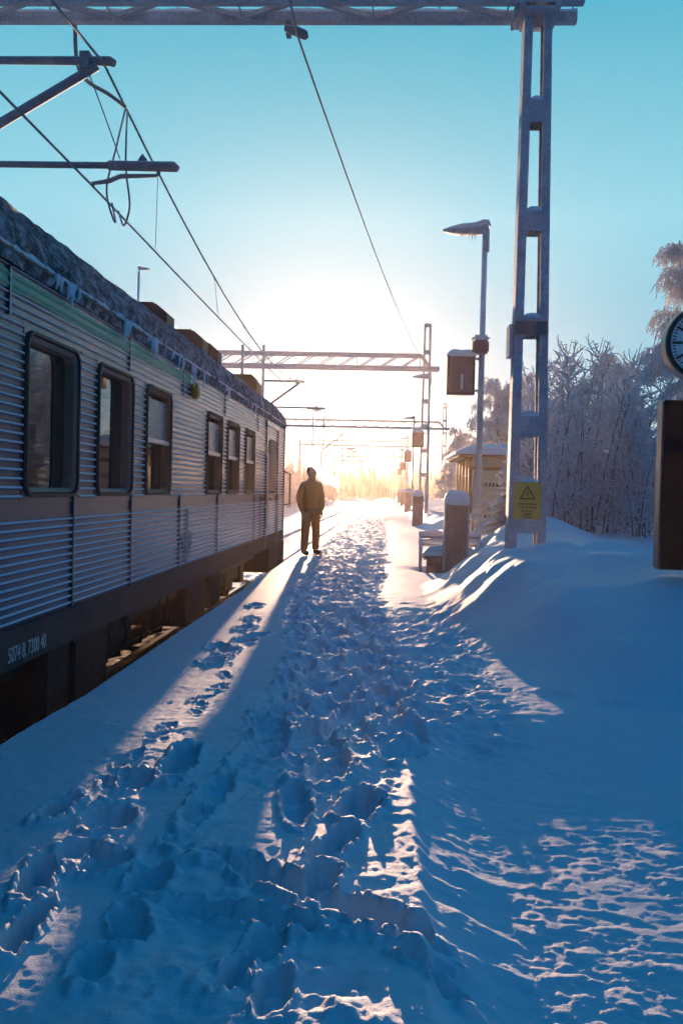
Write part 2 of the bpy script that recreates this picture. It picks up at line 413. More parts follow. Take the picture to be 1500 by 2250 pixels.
def grid_mesh(name, X, Y, Z, m):
    nr, nc = X.shape
    co = np.stack([X, Y, Z], 2).reshape(-1, 3).astype(np.float32)
    i = np.arange(nr * nc).reshape(nr, nc)
    q = np.stack([i[:-1, :-1], i[:-1, 1:], i[1:, 1:], i[1:, :-1]], 2).reshape(-1, 4).astype(np.int32)
    me = D.meshes.new(name); me.vertices.add(len(co)); me.vertices.foreach_set('co', co.ravel())
    me.loops.add(q.size); me.loops.foreach_set('vertex_index', q.ravel())
    me.polygons.add(len(q)); me.polygons.foreach_set('loop_start', np.arange(0, q.size, 4, dtype=np.int32))
    me.polygons.foreach_set('use_smooth', np.ones(len(q), dtype=bool))
    me.materials.append(m); me.update(calc_edges=True); me.validate()
    return me
tag(link('platform_snow', grid_mesh('platform_snow', X, Y, Z, M_snow)), kind='structure')
def height(x, y): return float(base_h(np.array(x, float), np.array(y, float)))
b = MB(); b.box((-1.87, -9, -1.0), (-1.6, 190, -.055)); tag(b.build('platform', M_concrete), kind='structure')

# open snow field, track bed and rails
RAILZ = -0.60
gx = np.concatenate([np.linspace(-250, -22, 40), np.linspace(-20, -1.7, 150), np.linspace(0, 250, 40)])
gy = np.concatenate([np.linspace(-60, 4, 12), np.geomspace(5, 90, 420), np.linspace(93, 520, 60)])
GX, GY = np.meshgrid(gx, gy)
bed = np.exp(-((GX + 3.6) / 1.5) ** 4); bed2 = np.exp(-((GX + 8.4) / 1.5) ** 4)
GZ = -.80 + .10 * bed + .05 * fbm(GX * .35, GY * .35, 3, 7) * (1 - bed)
GZ += .07 * np.abs(fbm(GX * 3.4, GY * 2.4, 3, 15)) * np.exp(-((GX + 3.6) / 3.5) ** 4)
GZ += .16 * np.exp(-((GX + 6.2) / .8) ** 2) + .3 * ss(-GX, 11, 30)
GZ -= .35 * ss(GX, -2.2, -1.5)
tag(link('ground', grid_mesh('ground', GX, GY, GZ, M_ground)), kind='structure')
m, t, bs = mat('gravel_ballast')
n1 = noise(t, 26., 5, .7); t.links.new(mixc(t, rng_(t, n1, .35, .7), (0.05, 0.03, 0.02), (0.30, 0.20, 0.12)), bs.inputs['Base Color'])
bs.inputs['Roughness'].default_value = .95; bump(t, bs, n1, 1.0, .05); M_gravel = m
px_ = np.linspace(-5.2, -1.92, 60); py_ = np.linspace(-8, 18.9, 300); PX, PY = np.meshgrid(px_, py_)
tag(link('track_gravel', grid_mesh('track_gravel', PX, PY, -.66 + .05 * fbm(PX * 6, PY * 6, 3, 77) - .06 * ss(np.abs(PX + 3.56), 1.3, 1.6), M_gravel)), kind='structure')
M_rail = plain('worn_rail', (0.22, 0.2, 0.19), .3, .8)
def track(cx, label, y0, y1):
    tr = thing('railway_track', label, 'track', (cx, y0, RAILZ))
    for s in (-1, 1):
        b = MB()
        x = s * .7525
        b.prism([(x - .036, 0), (x + .036, 0), (x + .036, -.045), (x + .01, -.055), (x + .01, -.14), (x + .07, -.16), (x - .07, -.16), (x - .01, -.14), (x - .01, -.055), (x - .036, -.045)], 'y', 0, y1 - y0)
        b.build('rail', M_rail, tr)
        b = MB(); n = 260; rr = random.Random(s + 5); rings = []
        for i in range(n + 1):
            y = 19.4 - y0 + (y1 - 19.4 - .1) * (i / n) ** 2.0 if y0 < 20 else (y1 - y0) * i / n
            w = .085 + rr.uniform(-.02, .02); h = .045 + rr.uniform(-.012, .015)
            rings.append([(x - w - .05, y, -.11), (x - w * .8, y, h * .8), (x, y, h), (x + w * .8, y, h * .8), (x + w + .05, y, -.11)])
        b.loft(rings, close=True); b.build('snow_strip', M_cap, tr)
    return tr
track(-3.6, 'snowy rails of the track beside the platform, running under the silver coach', -9, 330)

# ------------------------------------------------------------------ passenger coach
XS, XF = -2.10, -5.10       # platform side and far side
XC = (XS + XF) / 2
Y0, Y1 = -7.0, 19.15
m, t, bs = mat('corrugated_stainless')
n1 = noise(t, 38., 6, .75, stretch=(1, .5, 1)); n2 = noise(t, 1.6, 4, .65); n3 = noise(t, 9., 4, .6, stretch=(1, 2.0, .18))
f = math_(t, 'ADD', rng_(t, n1, .62, .74, 0, .5), rng_(t, n2, .58, .8, 0, .10))
f = math_(t, 'ADD', f, rng_(t, n3, .64, .8, 0, .2))
f = math_(t, 'ADD', f, rng_(t, nz(t), .12, .45, 0, 1.0))
t.links.new(mixc(t, f, (0.065, 0.10, 0.155), (0.60, 0.72, 0.82)), bs.inputs['Base Color'])
t.links.new(rng_(t, f, 0, 1, .95, .05), bs.inputs['Metallic']); t.links.new(rng_(t, f, 0, 1, .20, .8), bs.inputs['Roughness'])
bump(t, bs, n1, .35, .006); M_coach = m
M_skirt = frosted('dirty_skirt', (0.035, 0.029, 0.028), (0.12, 0.11, 0.115), .35, .8, scale=8., top=False)
m, t, bs = mat('window_glass'); bs.inputs['Base Color'].default_value = (0.02, 0.018, 0.016, 1); bs.inputs['Roughness'].default_value = .03
bs.inputs['Specular IOR Level'].default_value = 1.0; bs.inputs['IOR'].default_value = 1.7
n1 = noise(t, 2.2, 2); bump(t, bs, n1, .06, .02); M_glass = m
m, t, bs = mat('frosted_glass'); n1 = noise(t, 60., 5, .7); t.links.new(mixc(t, rng_(t, n1, .4, .7), (0.10, 0.10, 0.11), (0.42, 0.43, 0.46)), bs.inputs['Base Color'])
t.links.new(rng_(t, n1, .3, .7, .08, .5), bs.inputs['Roughness']); M_fglass = m
M_sash = plain('sash_grey', (0.20, 0.15, 0.125), .5)
M_reveal = plain('window_reveal', (0.13, 0.085, 0.06), .6)
m, t, bs = mat('snowy_roof'); n1 = noise(t, 15., 6, .75, stretch=(1, .6, 1)); n2 = noise(t, 2.0, 3)
f = math_(t, 'ADD', rng_(t, n1, .46, .64), rng_(t, n2, .5, .8, 0, .4))
t.links.new(mixc(t, f, (0.045, 0.055, 0.07), (0.48, 0.56, 0.64)), bs.inputs['Base Color']); bs.inputs['Roughness'].default_value = .8
bump(t, bs, n1, 1.0, .05); M_roof = m
m, t, bs = mat('green_stripe'); n1 = noise(t, 24., 5, .7, stretch=(1, .6, 1))
t.links.new(mixc(t, rng_(t, n1, .56, .75), (0.0, 0.36, 0.22), (0.4, 0.5, 0.5)), bs.inputs['Base Color']); bs.inputs['Roughness'].default_value = .4; M_green = m
M_yellow = plain('amber_lamp', (0.92, 0.25, 0.01), .35)
M_chalk = plain('white_paint', (0.55, 0.58, 0.6), .8)
M_ventbox = plain('vent_housing', (0.055, 0.035, 0.028), .6)

coach = thing('passenger_coach', 'silver corrugated railway coach with snowy roof standing along the platform', 'train', (XC, 6, RAILZ))
OFF = Vector(coach.location)
def cpart(b, name, mats, parent=None, bevel=0):
    o = b.build(name, mats, None, bevel)
    par = parent or coach
    o.parent = par; o.location = -OFF if par is coach else (0, 0, 0)
    return o
WINS = [(-6.0 + 1.385 * k, .93) for k in range(0, 8)]
WINS = [(w0, wd) for (w0, wd) in WINS if w0 + wd < 5.0] + [(5.43, .93), (6.80, .93), (8.18, .93), (10.96, .97), (12.36, .95), (13.94, .93)]
WINS = [(-5.64, .93), (-4.26, .93), (-2.88, .93), (-1.5, .93), (-.11, .93), (1.28, .93), (2.66, .93), (4.05, .93)] + [(5.43, .93), (6.80, .93), (8.18, .93), (10.96, .97), (12.36, .95), (13.94, .93)]
ZW0, ZW1 = 1.245, 2.20
DOOR = (16.25, 17.95)
def ribs(b, x, s, y0, y1, z0, z1, pitch=.05, wav=True):
    """corrugated sheet: flat with narrow half-round ribs, facing s (+1 towards the platform)"""
    n = max(1, round((z1 - z0) / pitch)); p = (z1 - z0) / n; prof = [(0, z0)]
    for i in range(n):
        c = z0 + (i + .5) * p
        prof += [(0, c - .011), (.007, c - .007), (.0105, c), (.007, c + .007), (0, c + .011)]
    prof.append((0, z1))
    cuts = [y0]; rr = random.Random(int(y0 * 100 + z0 * 1000))
    while cuts[-1] < y1 - .5: cuts.append(cuts[-1] + rr.uniform(.25, .45))
    cuts.append(y1)
    base = len(b.v); k = len(prof)
    for y in cuts:
        o = rr.uniform(-.002, .002) if y not in (y0, y1) else 0
        b.v += [(x + s * (d + o), y, z) for d, z in prof]
    for j in range(len(cuts) - 1):
        for i in range(k - 1):
            a = base + j * k + i; b.face([a, a + k, a + k + 1, a + 1])
def rrect(y0, y1, z0, z1, r, n=6):
    pts = []
    for (cy, cz, a0) in ((y1 - r, z1 - r, 0), (y0 + r, z1 - r, 90), (y0 + r, z0 + r, 180), (y1 - r, z0 + r, 270)):
        for i in range(n + 1):
            a = R(a0 + 90 * i / n); pts.append((cy + r * math.cos(a), cz + r * math.sin(a)))
    return pts
def srect(y0, y1, z0, z1, n=6):   # square rectangle with as many points as rrect
    pts = []
    for (ca, cb) in (((y1, z0), (y1, z1)),):
        pass
    for (cy, cz, p, q) in ((y1, z1, (0, -1), (-1, 0)), (y0, z1, (1, 0), (0, -1)), (y0, z0, (0, 1), (1, 0)), (y1, z0, (-1, 0), (0, 1))):
        for i in range(n + 1):
            f = i / n * 2 - 1; d = p if f < 0 else q; a = abs(f) * .08
            pts.append((cy + d[0] * a, cz + d[1] * a))
    return pts
for s, x in ((1, XS), (-1, XF)):
    b = MB()
    ribs(b, x, s, Y0, Y1 - .04, .50, 1.11, .047)
    b.face([len(b.v) + i for i in range(4)]); b.v += [(x, Y0, 1.11), (x, Y1, 1.11), (x, Y1, ZW0 - .035), (x, Y0, ZW0 - .035)]
    ribs(b, x, s, Y0, Y1 - .04, ZW1 + .035, 2.53, .047)
    # belt mouldings
    b.box((min(x, x + s * .006), Y0, 1.105), (max(x, x + s * .006), Y1, 1.118)); b.box((min(x, x + s * .006), Y0, ZW0 - .043), (max(x, x + s * .006), Y1, ZW0 - .033))
    prev = Y0
    for (w0, wd) in WINS + [(16.62, 1.13)]:
        ribs(b, x, s, prev, w0 - .04, ZW0 - .035, ZW1 + .035, .0515); prev = w0 + wd + .04
        b.ring([(x + s * .003, p, q) for p, q in srect(w0 - .045, w0 + wd + .045, ZW0 - .036, ZW1 + .036)], [(x + s * .003, p, q) for p, q in rrect(w0, w0 + wd, ZW0, ZW1, .10)])
    ribs(b, x, s, prev, Y1 - .04, ZW0 - .035, ZW1 + .035, .0515)
    # vertical seams
    for ys_ in [-4.4, -1.6, 1.2, 3.2, 6.28, 7.72, 9.55, 11.7, 14.95, 15.7] + [18.2]:
        b.box((x + s * .001, ys_, .50), (x + s * .014, ys_ + .025, 1.235))
    for ys_ in [-3, .5, 5.15, 7.6, 9.6, 12.1, 15.2]:
        b.box((x + s * .001, ys_, 2.24), (x + s * .014, ys_ + .03, 2.53))
    b.box((x - .02 if s > 0 else x - .01, Y1 - .045, .3), (x + .022 if s > 0 else x + .02, Y1 + .005, 2.56))
    cpart(b, 'side_wall', M_coach)
    b = MB(); b.box((x - .03, Y0, .27), (x + .001 * s + (.018 if s > 0 else 0), Y1 - .05, .497))
    cpart(b, 'skirt', M_skirt)
    # gutter, and a dark strip below it that paints in its shadow
    b = MB(); b.box((min(x, x + s * .035), Y0, 2.575), (max(x, x + s * .035), Y1, 2.60)); b.box((min(x - s * .01, x + s * .012), Y0, 2.531), (max(x - s * .01, x + s * .012), Y1, 2.574))
    cpart(b, 'gutter', plain('gutter_and_shadow', (0.06, 0.045, 0.04), .6) if s > 0 else M_skirt)
b = MB(); ribs(b, XS + .005, 1, Y0, 10.0, 2.382, 2.4805, .0492)
cpart(b, 'green_stripe', M_green)
# roof
nyr = 1000; nxr = 64
yy_ = np.linspace(Y0, Y1, nyr); th = np.linspace(-.12, math.pi + .12, nxr)
TH, YR = np.meshgrid(th, yy_)
rh = .022 * fbm(TH * 11, YR * 6, 4, 100, .62) + .02 * np.clip(fbm(TH * 5, YR * 1.8, 3, 105), 0, 1)
RX = XC + (1.53 + rh) * np.cos(TH); RZ = 2.60 + (.705 + rh) * np.sin(TH)
me = grid_mesh('roof', RX, YR, RZ, M_roof); roof = link('roof', me, coach, -OFF)
b = MB(); b.prism([(XC + 1.5 * math.cos(a), 2.60 + .74 * math.sin(a)) for a in np.linspace(0, math.pi, 17)] + [(XF + .02, .3), (XS - .02, .3)], 'y', Y1 - .012, Y1 + .0)
cpart(b, 'end_wall', M_coach)
b = MB(); b.prism([(XC + 1.5 * math.cos(a), 2.60 + .74 * math.sin(a)) for a in np.linspace(0, math.pi, 17)] + [(XF + .02, .3), (XS - .02, .3)], 'y', Y0, Y0 + .012)
cpart(b, 'end_wall', M_coach)
b = MB(); b.box((XC - .55, Y1 + .001, .5), (XC + .55, Y1 + .35, 2.5)); cpart(b, 'gangway', M_rubber, None, .03)
# roof vents
for (ya, yb, zt) in ((12.08, 12.5, 3.64), (14.43, 14.85, 3.69), (15.74, 16.1, 3.70)):
    b = MB(); b.prism([(-3.9, 3.1), (-2.86, 3.0), (-2.86, zt - .12), (-3.0, zt), (-3.8, zt), (-3.9, zt - .14)], 'y', ya, yb)
    b.box((-3.85, ya + .05, zt + .001), (-3.05, yb - .05, zt + .03)); o = b.build('roof_vent', M_ventbox, roof)
b = MB(); b.prism([(-3.5, 3.0), (-2.55, 2.95), (-2.55, 3.36), (-2.66, 3.5), (-3.3, 3.5), (-3.5, 3.36)], 'y', 18.2, 18.9); b.build('roof_vent', M_yellow and plain('ochre_vent', (.35, .18, .05), .6), roof)
# frost hanging from the gutter
rr = random.Random(4)
for k in range(30):
    b = MB()
    y = rr.choice([5.9, 7.5, 8.3, 9.4, 10.0, 12, 14.5, 2.0]) + rr.gauss(0, .22); l = rr.uniform(.03, .20)
    b.tube([(XS + .035, y, 2.60), (XS + .04, y + rr.uniform(-.02, .02), 2.58 - l * .5), (XS + .028, y + rr.uniform(-.03, .03), 2.58 - l)], [rr.uniform(.018, .03), rr.uniform(.01, .02), .004], 6)
    cpart(b, 'icicle', M_cap)
b = MB(); rings = []
for i in range(400):
    y = Y0 + (Y1 - Y0) * i / 399; h = .008 + .02 * rr.random() ** 2; w = .036 + .016 * rr.random()
    rings.append([(XS - .02, y, 2.60), (XS - .02, y, 2.60 + h), (XS + w * .6, y, 2.605 + h), (XS + w, y, 2.605), (XS + w * .8, y, 2.59)])
b.loft(rings); cpart(b, 'gutter_snow', M_cap)
# windows
for i, (w0, wd) in enumerate(WINS):
    for s, x in ((1, XS), (-1, XF)):
        if s < 0 and w0 < 5: continue
        b = MB(); o1 = rrect(w0 - .012, w0 + wd + .012, ZW0 - .012, ZW1 + .012, .11); i1 = rrect(w0 + .012, w0 + wd - .012, ZW0 + .012, ZW1 - .012, .09)
        xo, xi = x + s * .020, x + s * .003
        b.loft([[(xi, p, q) for p, q in o1], [(xo, p, q) for p, q in rrect(w0 - .007, w0 + wd + .007, ZW0 - .007, ZW1 + .007, .105)], [(xo, p, q) for p, q in i1], [(x - s * .02, p, q) for p, q in i1]], caps=False, smooth=False)
        fr = cpart(b, 'window', M_rubber)
        b = MB(); i2 = rrect(w0 + .03, w0 + wd - .03, ZW0 + .045, ZW1 - .045, .07)
        b.loft([[(x - s * .019, p, q) for p, q in i1], [(x + s * .004, p, q) for p, q in rrect(w0 + .02, w0 + wd - .02, ZW0 + .02, ZW1 - .02, .08)], [(x - s * .02, p, q) for p, q in i2], [(x - s * .095, p, q) for p, q in i2]], caps=False, smooth=False)
        b.build('sash', [M_sash if i in (8, 9) else M_reveal], fr)
        b = MB(); n = len(i2); b.v += [(x - s * .08, p, q) for p, q in i2]; b.face(list(range(n)))
        b.build('pane', M_glass, fr)
        if i >= 10 and s > 0:
            zm = 1.725
            b = MB(); b.box((x - .045, w0 + .03, zm - .02), (x - .002, w0 + wd - .03, zm + .02)); b.build('window_rail', M_alu, fr)
            b = MB(); b.box((x - .04, w0 + .045, zm + .02), (x - .03, w0 + wd - .045, ZW1 - .10)); b.build('upper_pane', M_fglass, fr)
        if i in (8, 9) and s < 0:
            b = MB(); b.box((x - .06, w0 + .05, ZW1 - .12), (x - .02, w0 + wd - .05, ZW1 - .06)); b.build('blind_rail', M_alu, fr)
# door
b = MB(); b.box((XS - .03, DOOR[0], .30), (XS + .024, DOOR[0] + .05, 2.5)); b.box((XS - .03, DOOR[1], .30), (XS + .024, DOOR[1] + .05, 2.5)); b.box((XS - .03, DOOR[0] + .05, 2.42), (XS + .024, DOOR[1], 2.5))
door = cpart(b, 'door', M_coach)
b = MB(); b.tube([(XS + .03, 16.0, 1.0), (XS + .085, 16.0, 1.05), (XS + .085, 16.0, 1.9), (XS + .03, 16.0, 1.95)], .014, 8); b.build('grab_rail', M_alu, door)
b = MB(); b.tube([(XS + .03, 16.15, .62), (XS + .06, 16.15, .66), (XS + .06, 16.15, 1.85), (XS + .03, 16.15, 1.9)], .016, 8); b.build('grab_rail', M_alu, door)
b = MB(); b.box((XS - .01, 16.75, ZW0 + .03), (XS + .012, 17.65, ZW1)); b.build('door_window', M_reveal, door)
b = MB(); b.box((XS, 16.0, 1.12), (XS + .05, 16.9, 1.16)); b.build('door_handle', M_ventbox, door)
b = MB(); b.tube([(XS + .0, Y1 + .02, 1.0), (XS + .12, Y1 + .1, 1.03), (XS + .12, Y1 + .1, 1.63), (XS + .0, Y1 + .02, 1.68)], .018, 8); cpart(b, 'end_handrail', M_ventbox)
b = MB(); b.box((XS - .05, 18.85, -.3), (XS + .03, 19.2, .30)); b.box((XS - .6, 17.2, -.2), (XS - .02, 18.84, .26)); cpart(b, 'step_well', M_skirt)
# marker lamp, lettering, emblem
b = MB(); b.tube([(XS + .0, 10.1, 2.335), (XS + .05, 10.1, 2.335), (XS + .075, 10.1, 2.335)], [.085, .085, .05], 14); cpart(b, 'marker_lamp', M_yellow)
def text_mesh(txt, size, name, m, bold=0.0, align='LEFT', ext=.001):
    cu = D.curves.new(name, 'FONT'); cu.body = txt; cu.size = size; cu.extrude = ext; cu.offset = bold; cu.align_x = align
    cu.space_line = .95
    o = D.objects.new(name, cu); COL.objects.link(o)
    bpy.context.view_layer.update()
    me = D.meshes.new_from_object(o.evaluated_get(bpy.context.evaluated_depsgraph_get()))
    D.objects.remove(o); D.curves.remove(cu); me.materials.clear(); me.materials.append(m); me.name = name
    return me
o = link('lettering', text_mesh('5074 8, 7300 40', .125, 'lettering', M_chalk, 0, 'RIGHT'), coach); o.rotation_euler = (R(90), 0, R(90)); o.location = Vector((XS + .021, 5.78, .31)) - OFF; o.scale = (.72, 1, 1)
b = MB(); xe = XS + .012
def flat(pts): 
    n = len(b.v); k = len(pts); b.v.extend([(xe, p, q) for p, q in pts] + [(xe + .004, p, q) for p, q in pts])
    b.face([n + k + i for i in range(k)])
    for i in range(k): b.face([n + i, n + (i + 1) % k, n + k + (i + 1) % k, n + k + i])
ye = 9.92
flat([(ye - .05, .62), (ye + .05, .62), (ye + .035, 1.09), (ye - .035, 1.09)])
for s in (-1, 1):
    flat([(ye + s * .06, .56), (ye + s * .15, .70), (ye + s * .11, .72), (ye + s * .04, .62)])
    flat([(ye + s * .08, .72), (ye + s * .30, .80), (ye + s * .26, .84), (ye + s * .08, .77)])
    flat([(ye + s * .08, .64), (ye + s * .24, .72), (ye + s * .20, .76), (ye + s * .08, .69)])
flat([(ye - .07, .53), (ye + .07, .53), (ye + .05, .60), (ye - .05, .60)])
cpart(b, 'emblem', frosted('chalky_emblem', (.25, .28, .31), (.6, .64, .68), .5, scale=30, top=False))
# underframe
b = MB(); b.box((XC - 1.2, Y0 + .3, .05), (XC + 1.2, Y1 - .3, .27)); cpart(b, 'underframe', M_dark)
b = MB(); b.box((-3.6, 6.25, -.5), (-2.24, 7.62, .255)); b.box((-3.5, 6.7, -.52), (-2.20, 6.73, .20)); cpart(b, 'equipment_box', M_skirt, None, .015)
b = MB(); b.box((-3.6, 1.0, -.45), (-2.3, 4.9, .255)); cpart(b, 'equipment_box', M_dark, None, .015)
b = MB(); b.box((-3.4, 10.9, -.3), (-2.3, 12.1, .255)); cpart(b, 'equipment_box', M_skirt, None, .015)
b = MB(); b.box((-3.2, 12.5, -.28), (-2.3, 13.2, .255)); cpart(b, 'equipment_box', M_skirt, None, .015)
for (ya, yb, xx, zz) in ((7.75, 8.75, -2.55, -.02), (8.9, 9.5, -2.75, -.12)):
    b = MB(); b.tube([(xx, ya, zz), (xx, ya + .05, zz), (xx, yb - .05, zz), (xx, yb, zz)], [.12, .22, .22, .12], 18)
    for yb_ in (ya + .25, yb - .25): b.tube([(xx, yb_, zz), (xx, yb_ + .04, zz)], .232, 18)
    cpart(b, 'air_tank', M_skirt)
b = MB()
for k in range(14):
    y = 7.7 + k * .22; b.tube([(-2.4, y, .26), (-2.35 - rr.random() * .2, y + rr.uniform(-.2, .2), -.1 - rr.random() * .2), (-2.9, y + rr.uniform(-.3, .3), -.3 - rr.random() * .15)], .022, 6)
cpart(b, 'brake_pipes', M_dark)
for yc in (-3.6, 15.4):
    b = MB()
    for s in (-1, 1):
        xw = XC + s * .98
        b.box((xw - .06, yc - 1.55, -.22), (xw + .06, yc + 1.55, -.04)); b.box((xw - .08, yc - .35, -.32), (xw + .08, yc + .35, .2))
        if s < 0: b.box((XC - .95, yc - .2, -.3), (XC + .95, yc + .2, -.1))
        for q in (-1.25, 1.25): b.box((xw - .1, yc + q - .18, -.32), (xw + .1, yc + q + .18, .03))
    bg_ = cpart(b, 'bogie', M_dark)
    for q in (-1.25, 1.25):
        for s in (-1, 1):
            b = MB(); xw = XC + s * .76; b.tube([(xw - .065, yc + q, RAILZ + .47), (xw + .065, yc + q, RAILZ + .47)], .46, 28); b.build('wheel', M_skirt, bg_)

# ------------------------------------------------------------------ gantries of the overhead line
M_sign_y = frosted('sign_yellow', (0.62, 0.44, 0.03), (0.5, 0.48, 0.40), .25, top=False, scale=30.)
M_black = plain('black_print', (0.02, 0.018, 0.016), .7)
def laced_mast(par, x0b, x1b, x0t, x1t, zt, yf, depth, legw, battens, zb=-.2):
    """two legs and battens; the front at yf, the back at yf + depth"""
    b = MB()
    for (xa, xb, ya, yb2) in ((x0b, x0t, 0, 1), (x1b - legw, x1t - legw * .85, 0, 1)):
        w0, w1 = legw, legw * .85
        for (o0, o1) in ((0., .025), ):      # flange at the front
            b.hexa([(xa, yf + o0, zb), (xa + w0, yf + o0, zb), (xa + w0, yf + o1, zb), (xa, yf + o1, zb), (xb, yf + o0, zt), (xb + w1, yf + o0, zt), (xb + w1, yf + o1, zt), (xb, yf + o1, zt)])
        b.hexa([(xa, yf + depth - .025, zb), (xa + w0, yf + depth - .025, zb), (xa + w0, yf + depth, zb), (xa, yf + depth, zb), (xb, yf + depth - .025, zt), (xb + w1, yf + depth - .025, zt), (xb + w1, yf + depth, zt), (xb, yf + depth, zt)])
        iw = .02; off = .0 if xa == x0b else legw - iw
        b.hexa([(xa + off, yf + .026, zb), (xa + off + iw, yf + .026, zb), (xa + off + iw, yf + depth - .026, zb), (xa + off, yf + depth - .026, zb), (xb + off * .85, yf + .026, zt), (xb + off * .85 + iw, yf + .026, zt), (xb + off * .85 + iw, yf + depth - .026, zt), (xb + off * .85, yf + depth - .026, zt)])
    o = b.build('mast', M_steel, par)
    for (z0, z1) in battens:
        f0 = (z0 - zb) / (zt - zb); f1 = (z1 - zb) / (zt - zb)
        xa0, xb0 = x0b + (x0t - x0b) * f0 + .012, x1b + (x1t - x1b) * f0 - .012
        xa1, xb1 = x0b + (x0t - x0b) * f1 + .012, x1b + (x1t - x1b) * f1 - .012
        for (ya, yb2) in ((yf + depth + .001, yf + depth + .014), (yf - .014, yf - .001)):
            b = MB(); b.hexa([(xa0, ya, z0), (xb0, ya, z0), (xb0, yb2, z0), (xa0, yb2, z0), (xa1, ya, z1), (xb1, ya, z1), (xb1, yb2, z1), (xa1, yb2, z1)])
            pl = b.build('batten', M_steel, o)
        b = MB(); rings = []
        xs0, xs1 = xa1 + legw * .75, xb1 - legw * .75
        for i in range(9):
            u = i / 8; h = .045 * math.sin(math.pi * u) ** .6 + .01; x = xs0 + (xs1 - xs0) * u
            rings.append([(x, yf - .02, z1 - .01), (x, yf - .012, z1 + h * .8), (x, yf + depth * .5, z1 + h), (x, yf + depth + .012, z1 + h * .8), (x, yf + depth + .02, z1 - .01)])
        b.loft(rings); b.build('snow_lump', M_cap, pl)
    return o
def truss(par, xa, xb, y0, y1, zb, zt, step, chord=.11, zigzag=True, slope=None):
    b = MB(); c = chord / 2
    for y in (y0, y1):
        b.box((xa, y - c, zb - c), (xb, y + c, zb + c))
        b.box((xa, y - c, zt - c), ((slope or xb - .0), y + c, zt + c))
        if slope: b.tube([(slope, y, zt), (xb - .45, y, zb + c)], c * 1.2, 4)
    xe = (slope or xb) - .05
    n = int((xe - xa) / step)
    for i in range(n):
        x0 = xe - i * step; x1 = x0 - step
        for k, y in enumerate((y0, y1)):
            b.tube([(x0, y, zt), (x1, y, zb)], .035, 4); b.tube([(x0, y, zb), (x0, y, zt)], .014, 4)
        if zigzag:
            xm = (x0 + x1) / 2
            b.tube([(x0, y0, zb + .01), (xm, y1, zb + .01)], .042, 4); b.tube([(xm, y1, zb + .01), (x1, y0, zb + .01)], .042, 4)
            b.tube([(xm, y0, zb), (xm, y1, zb)], .012, 4)
    o = b.build('beam', M_steel, par)
    b = MB()
    for y in (y0, y1):
        rings = []; rr = random.Random(int(y * 7)); N = 90
        for i in range(N + 1):
            x = xa + (xb - xa) * i / N; h = c + .03 + .02 * rr.random(); w = c * (.85 + .25 * rr.random())
            rings.append([(x, y - w, zb + c - .004), (x, y - w * .7, zb + h), (x, y, zb + h + .012), (x, y + w * .7, zb + h), (x, y + w, zb + c - .004)])
        b.loft(rings)
    b.build('beam_snow', M_cap, o)
    return o
def cantilever(par, xpost, y, tipx, tipz, lowx, lowz, stx, stz, cwx, cwz, snow=.0):
    b = MB(); r = .055
    b.tube([(xpost, y, tipz + .01), (tipx - .25, y, tipz + .005), (tipx - .06, y, tipz), (tipx, y, tipz - .03)], [r * .8, r, r * 1.1, r * .8], 10)
    b.tube([(tipx - .22, y + .01, tipz - .05), (xpost, y + .01, tipz - 1.35)], r * 1.05, 10)
    b.box((tipx - .42, y - .07, tipz - .10), (tipx - .30, y + .07, tipz + .10))
    a = b.build('cantilever_arm', M_wire, par)
    b = MB(); b.tube([(xpost, y, lowz + .02), (lowx - .8, y, lowz + .01)], .042, 10); b.tube([(lowx - .86, y, lowz + .01), (lowx - .05, y, lowz), (lowx, y, lowz - .03)], [.062, .065, .04], 10)
    b.tube([(lowx - .48, y, lowz + .06), (lowx - .44, y, lowz + .10), (lowx - .40, y, lowz + .06)], [.03, .06, .03], 6)
    b.box((lowx - .26, y - .02, stz), (lowx - .22, y + .02, lowz))
    b.build('registration_tube', M_wire, par)
    b = MB(); b.tube([(stx, y, stz), (stx - .45, y, stz - .01), (cwx + .2, y, cwz + .06), (cwx, y, cwz + .03)], [.022, .03, .03, .022], 8); b.tube([(cwx, y, cwz + .05), (cwx, y, cwz - .02)], .02, 6)
    b.build('steady_arm', M_wire, par)

g1 = thing('overhead_gantry', 'nearest gantry, tall laced mast with yellow warning sign and lattice beam across the top', 'gantry', (1.68, 11.7, .4))
def local(par):
    for ch in par.children:
        ch.location = Vector(ch.location) - Vector(par.location)
B1 = [(.86, 1.475), (2.03, 2.28), (3.23, 3.46), (4.48, 4.73), (5.77, 6.04)]
mast = laced_mast(g1, 1.447, 1.922, 1.487, 1.795, 7.75, 11.60, .26, .115, B1, .1)
truss(g1, -9.6, 2.15, 11.47, 11.93, 7.155, 7.80, 1.62, .115)
b = MB(); b.box((1.40, 11.40, 7.05), (1.46, 12.0, 7.9)); b.box((1.82, 11.40, 7.05), (1.88, 12.0, 7.9)); b.box((1.461, 11.42, 7.02), (1.819, 11.98, 7.06))
for k in range(5): b.tube([(1.37, 11.5 + .1 * k, 7.0), (1.37, 11.5 + .1 * k, 7.12)], .02, 6)
b.build('clamp_bracket', M_steel, g1)
b = MB(); b.box((1.47, 11.565, 3.245), (1.85, 11.584, 3.40)); b.build('number_plate', frosted('grey_plate', (.10, .10, .10), (.45, .46, .48), .4, top=False), mast)
b = MB(); b.box((1.40, 11.56, 2.98), (1.445, 11.84, 3.36)); b.build('side_plate', M_steel, mast)
b = MB(); b.tube([(1.55, 11.72, .40), (1.62, 11.72, .56), (1.72, 11.72, .60), (1.80, 11.72, .54), (1.86, 11.72, .42)], .035, 8); b.build('cable_hoop', M_steel, g1)
for s_ in (-1, 0):
    pass
b = MB(); b.box((-5.97, 11.62, 4.4), (-5.85, 11.78, 7.9)); b.build('drop_post', M_steel, g1)
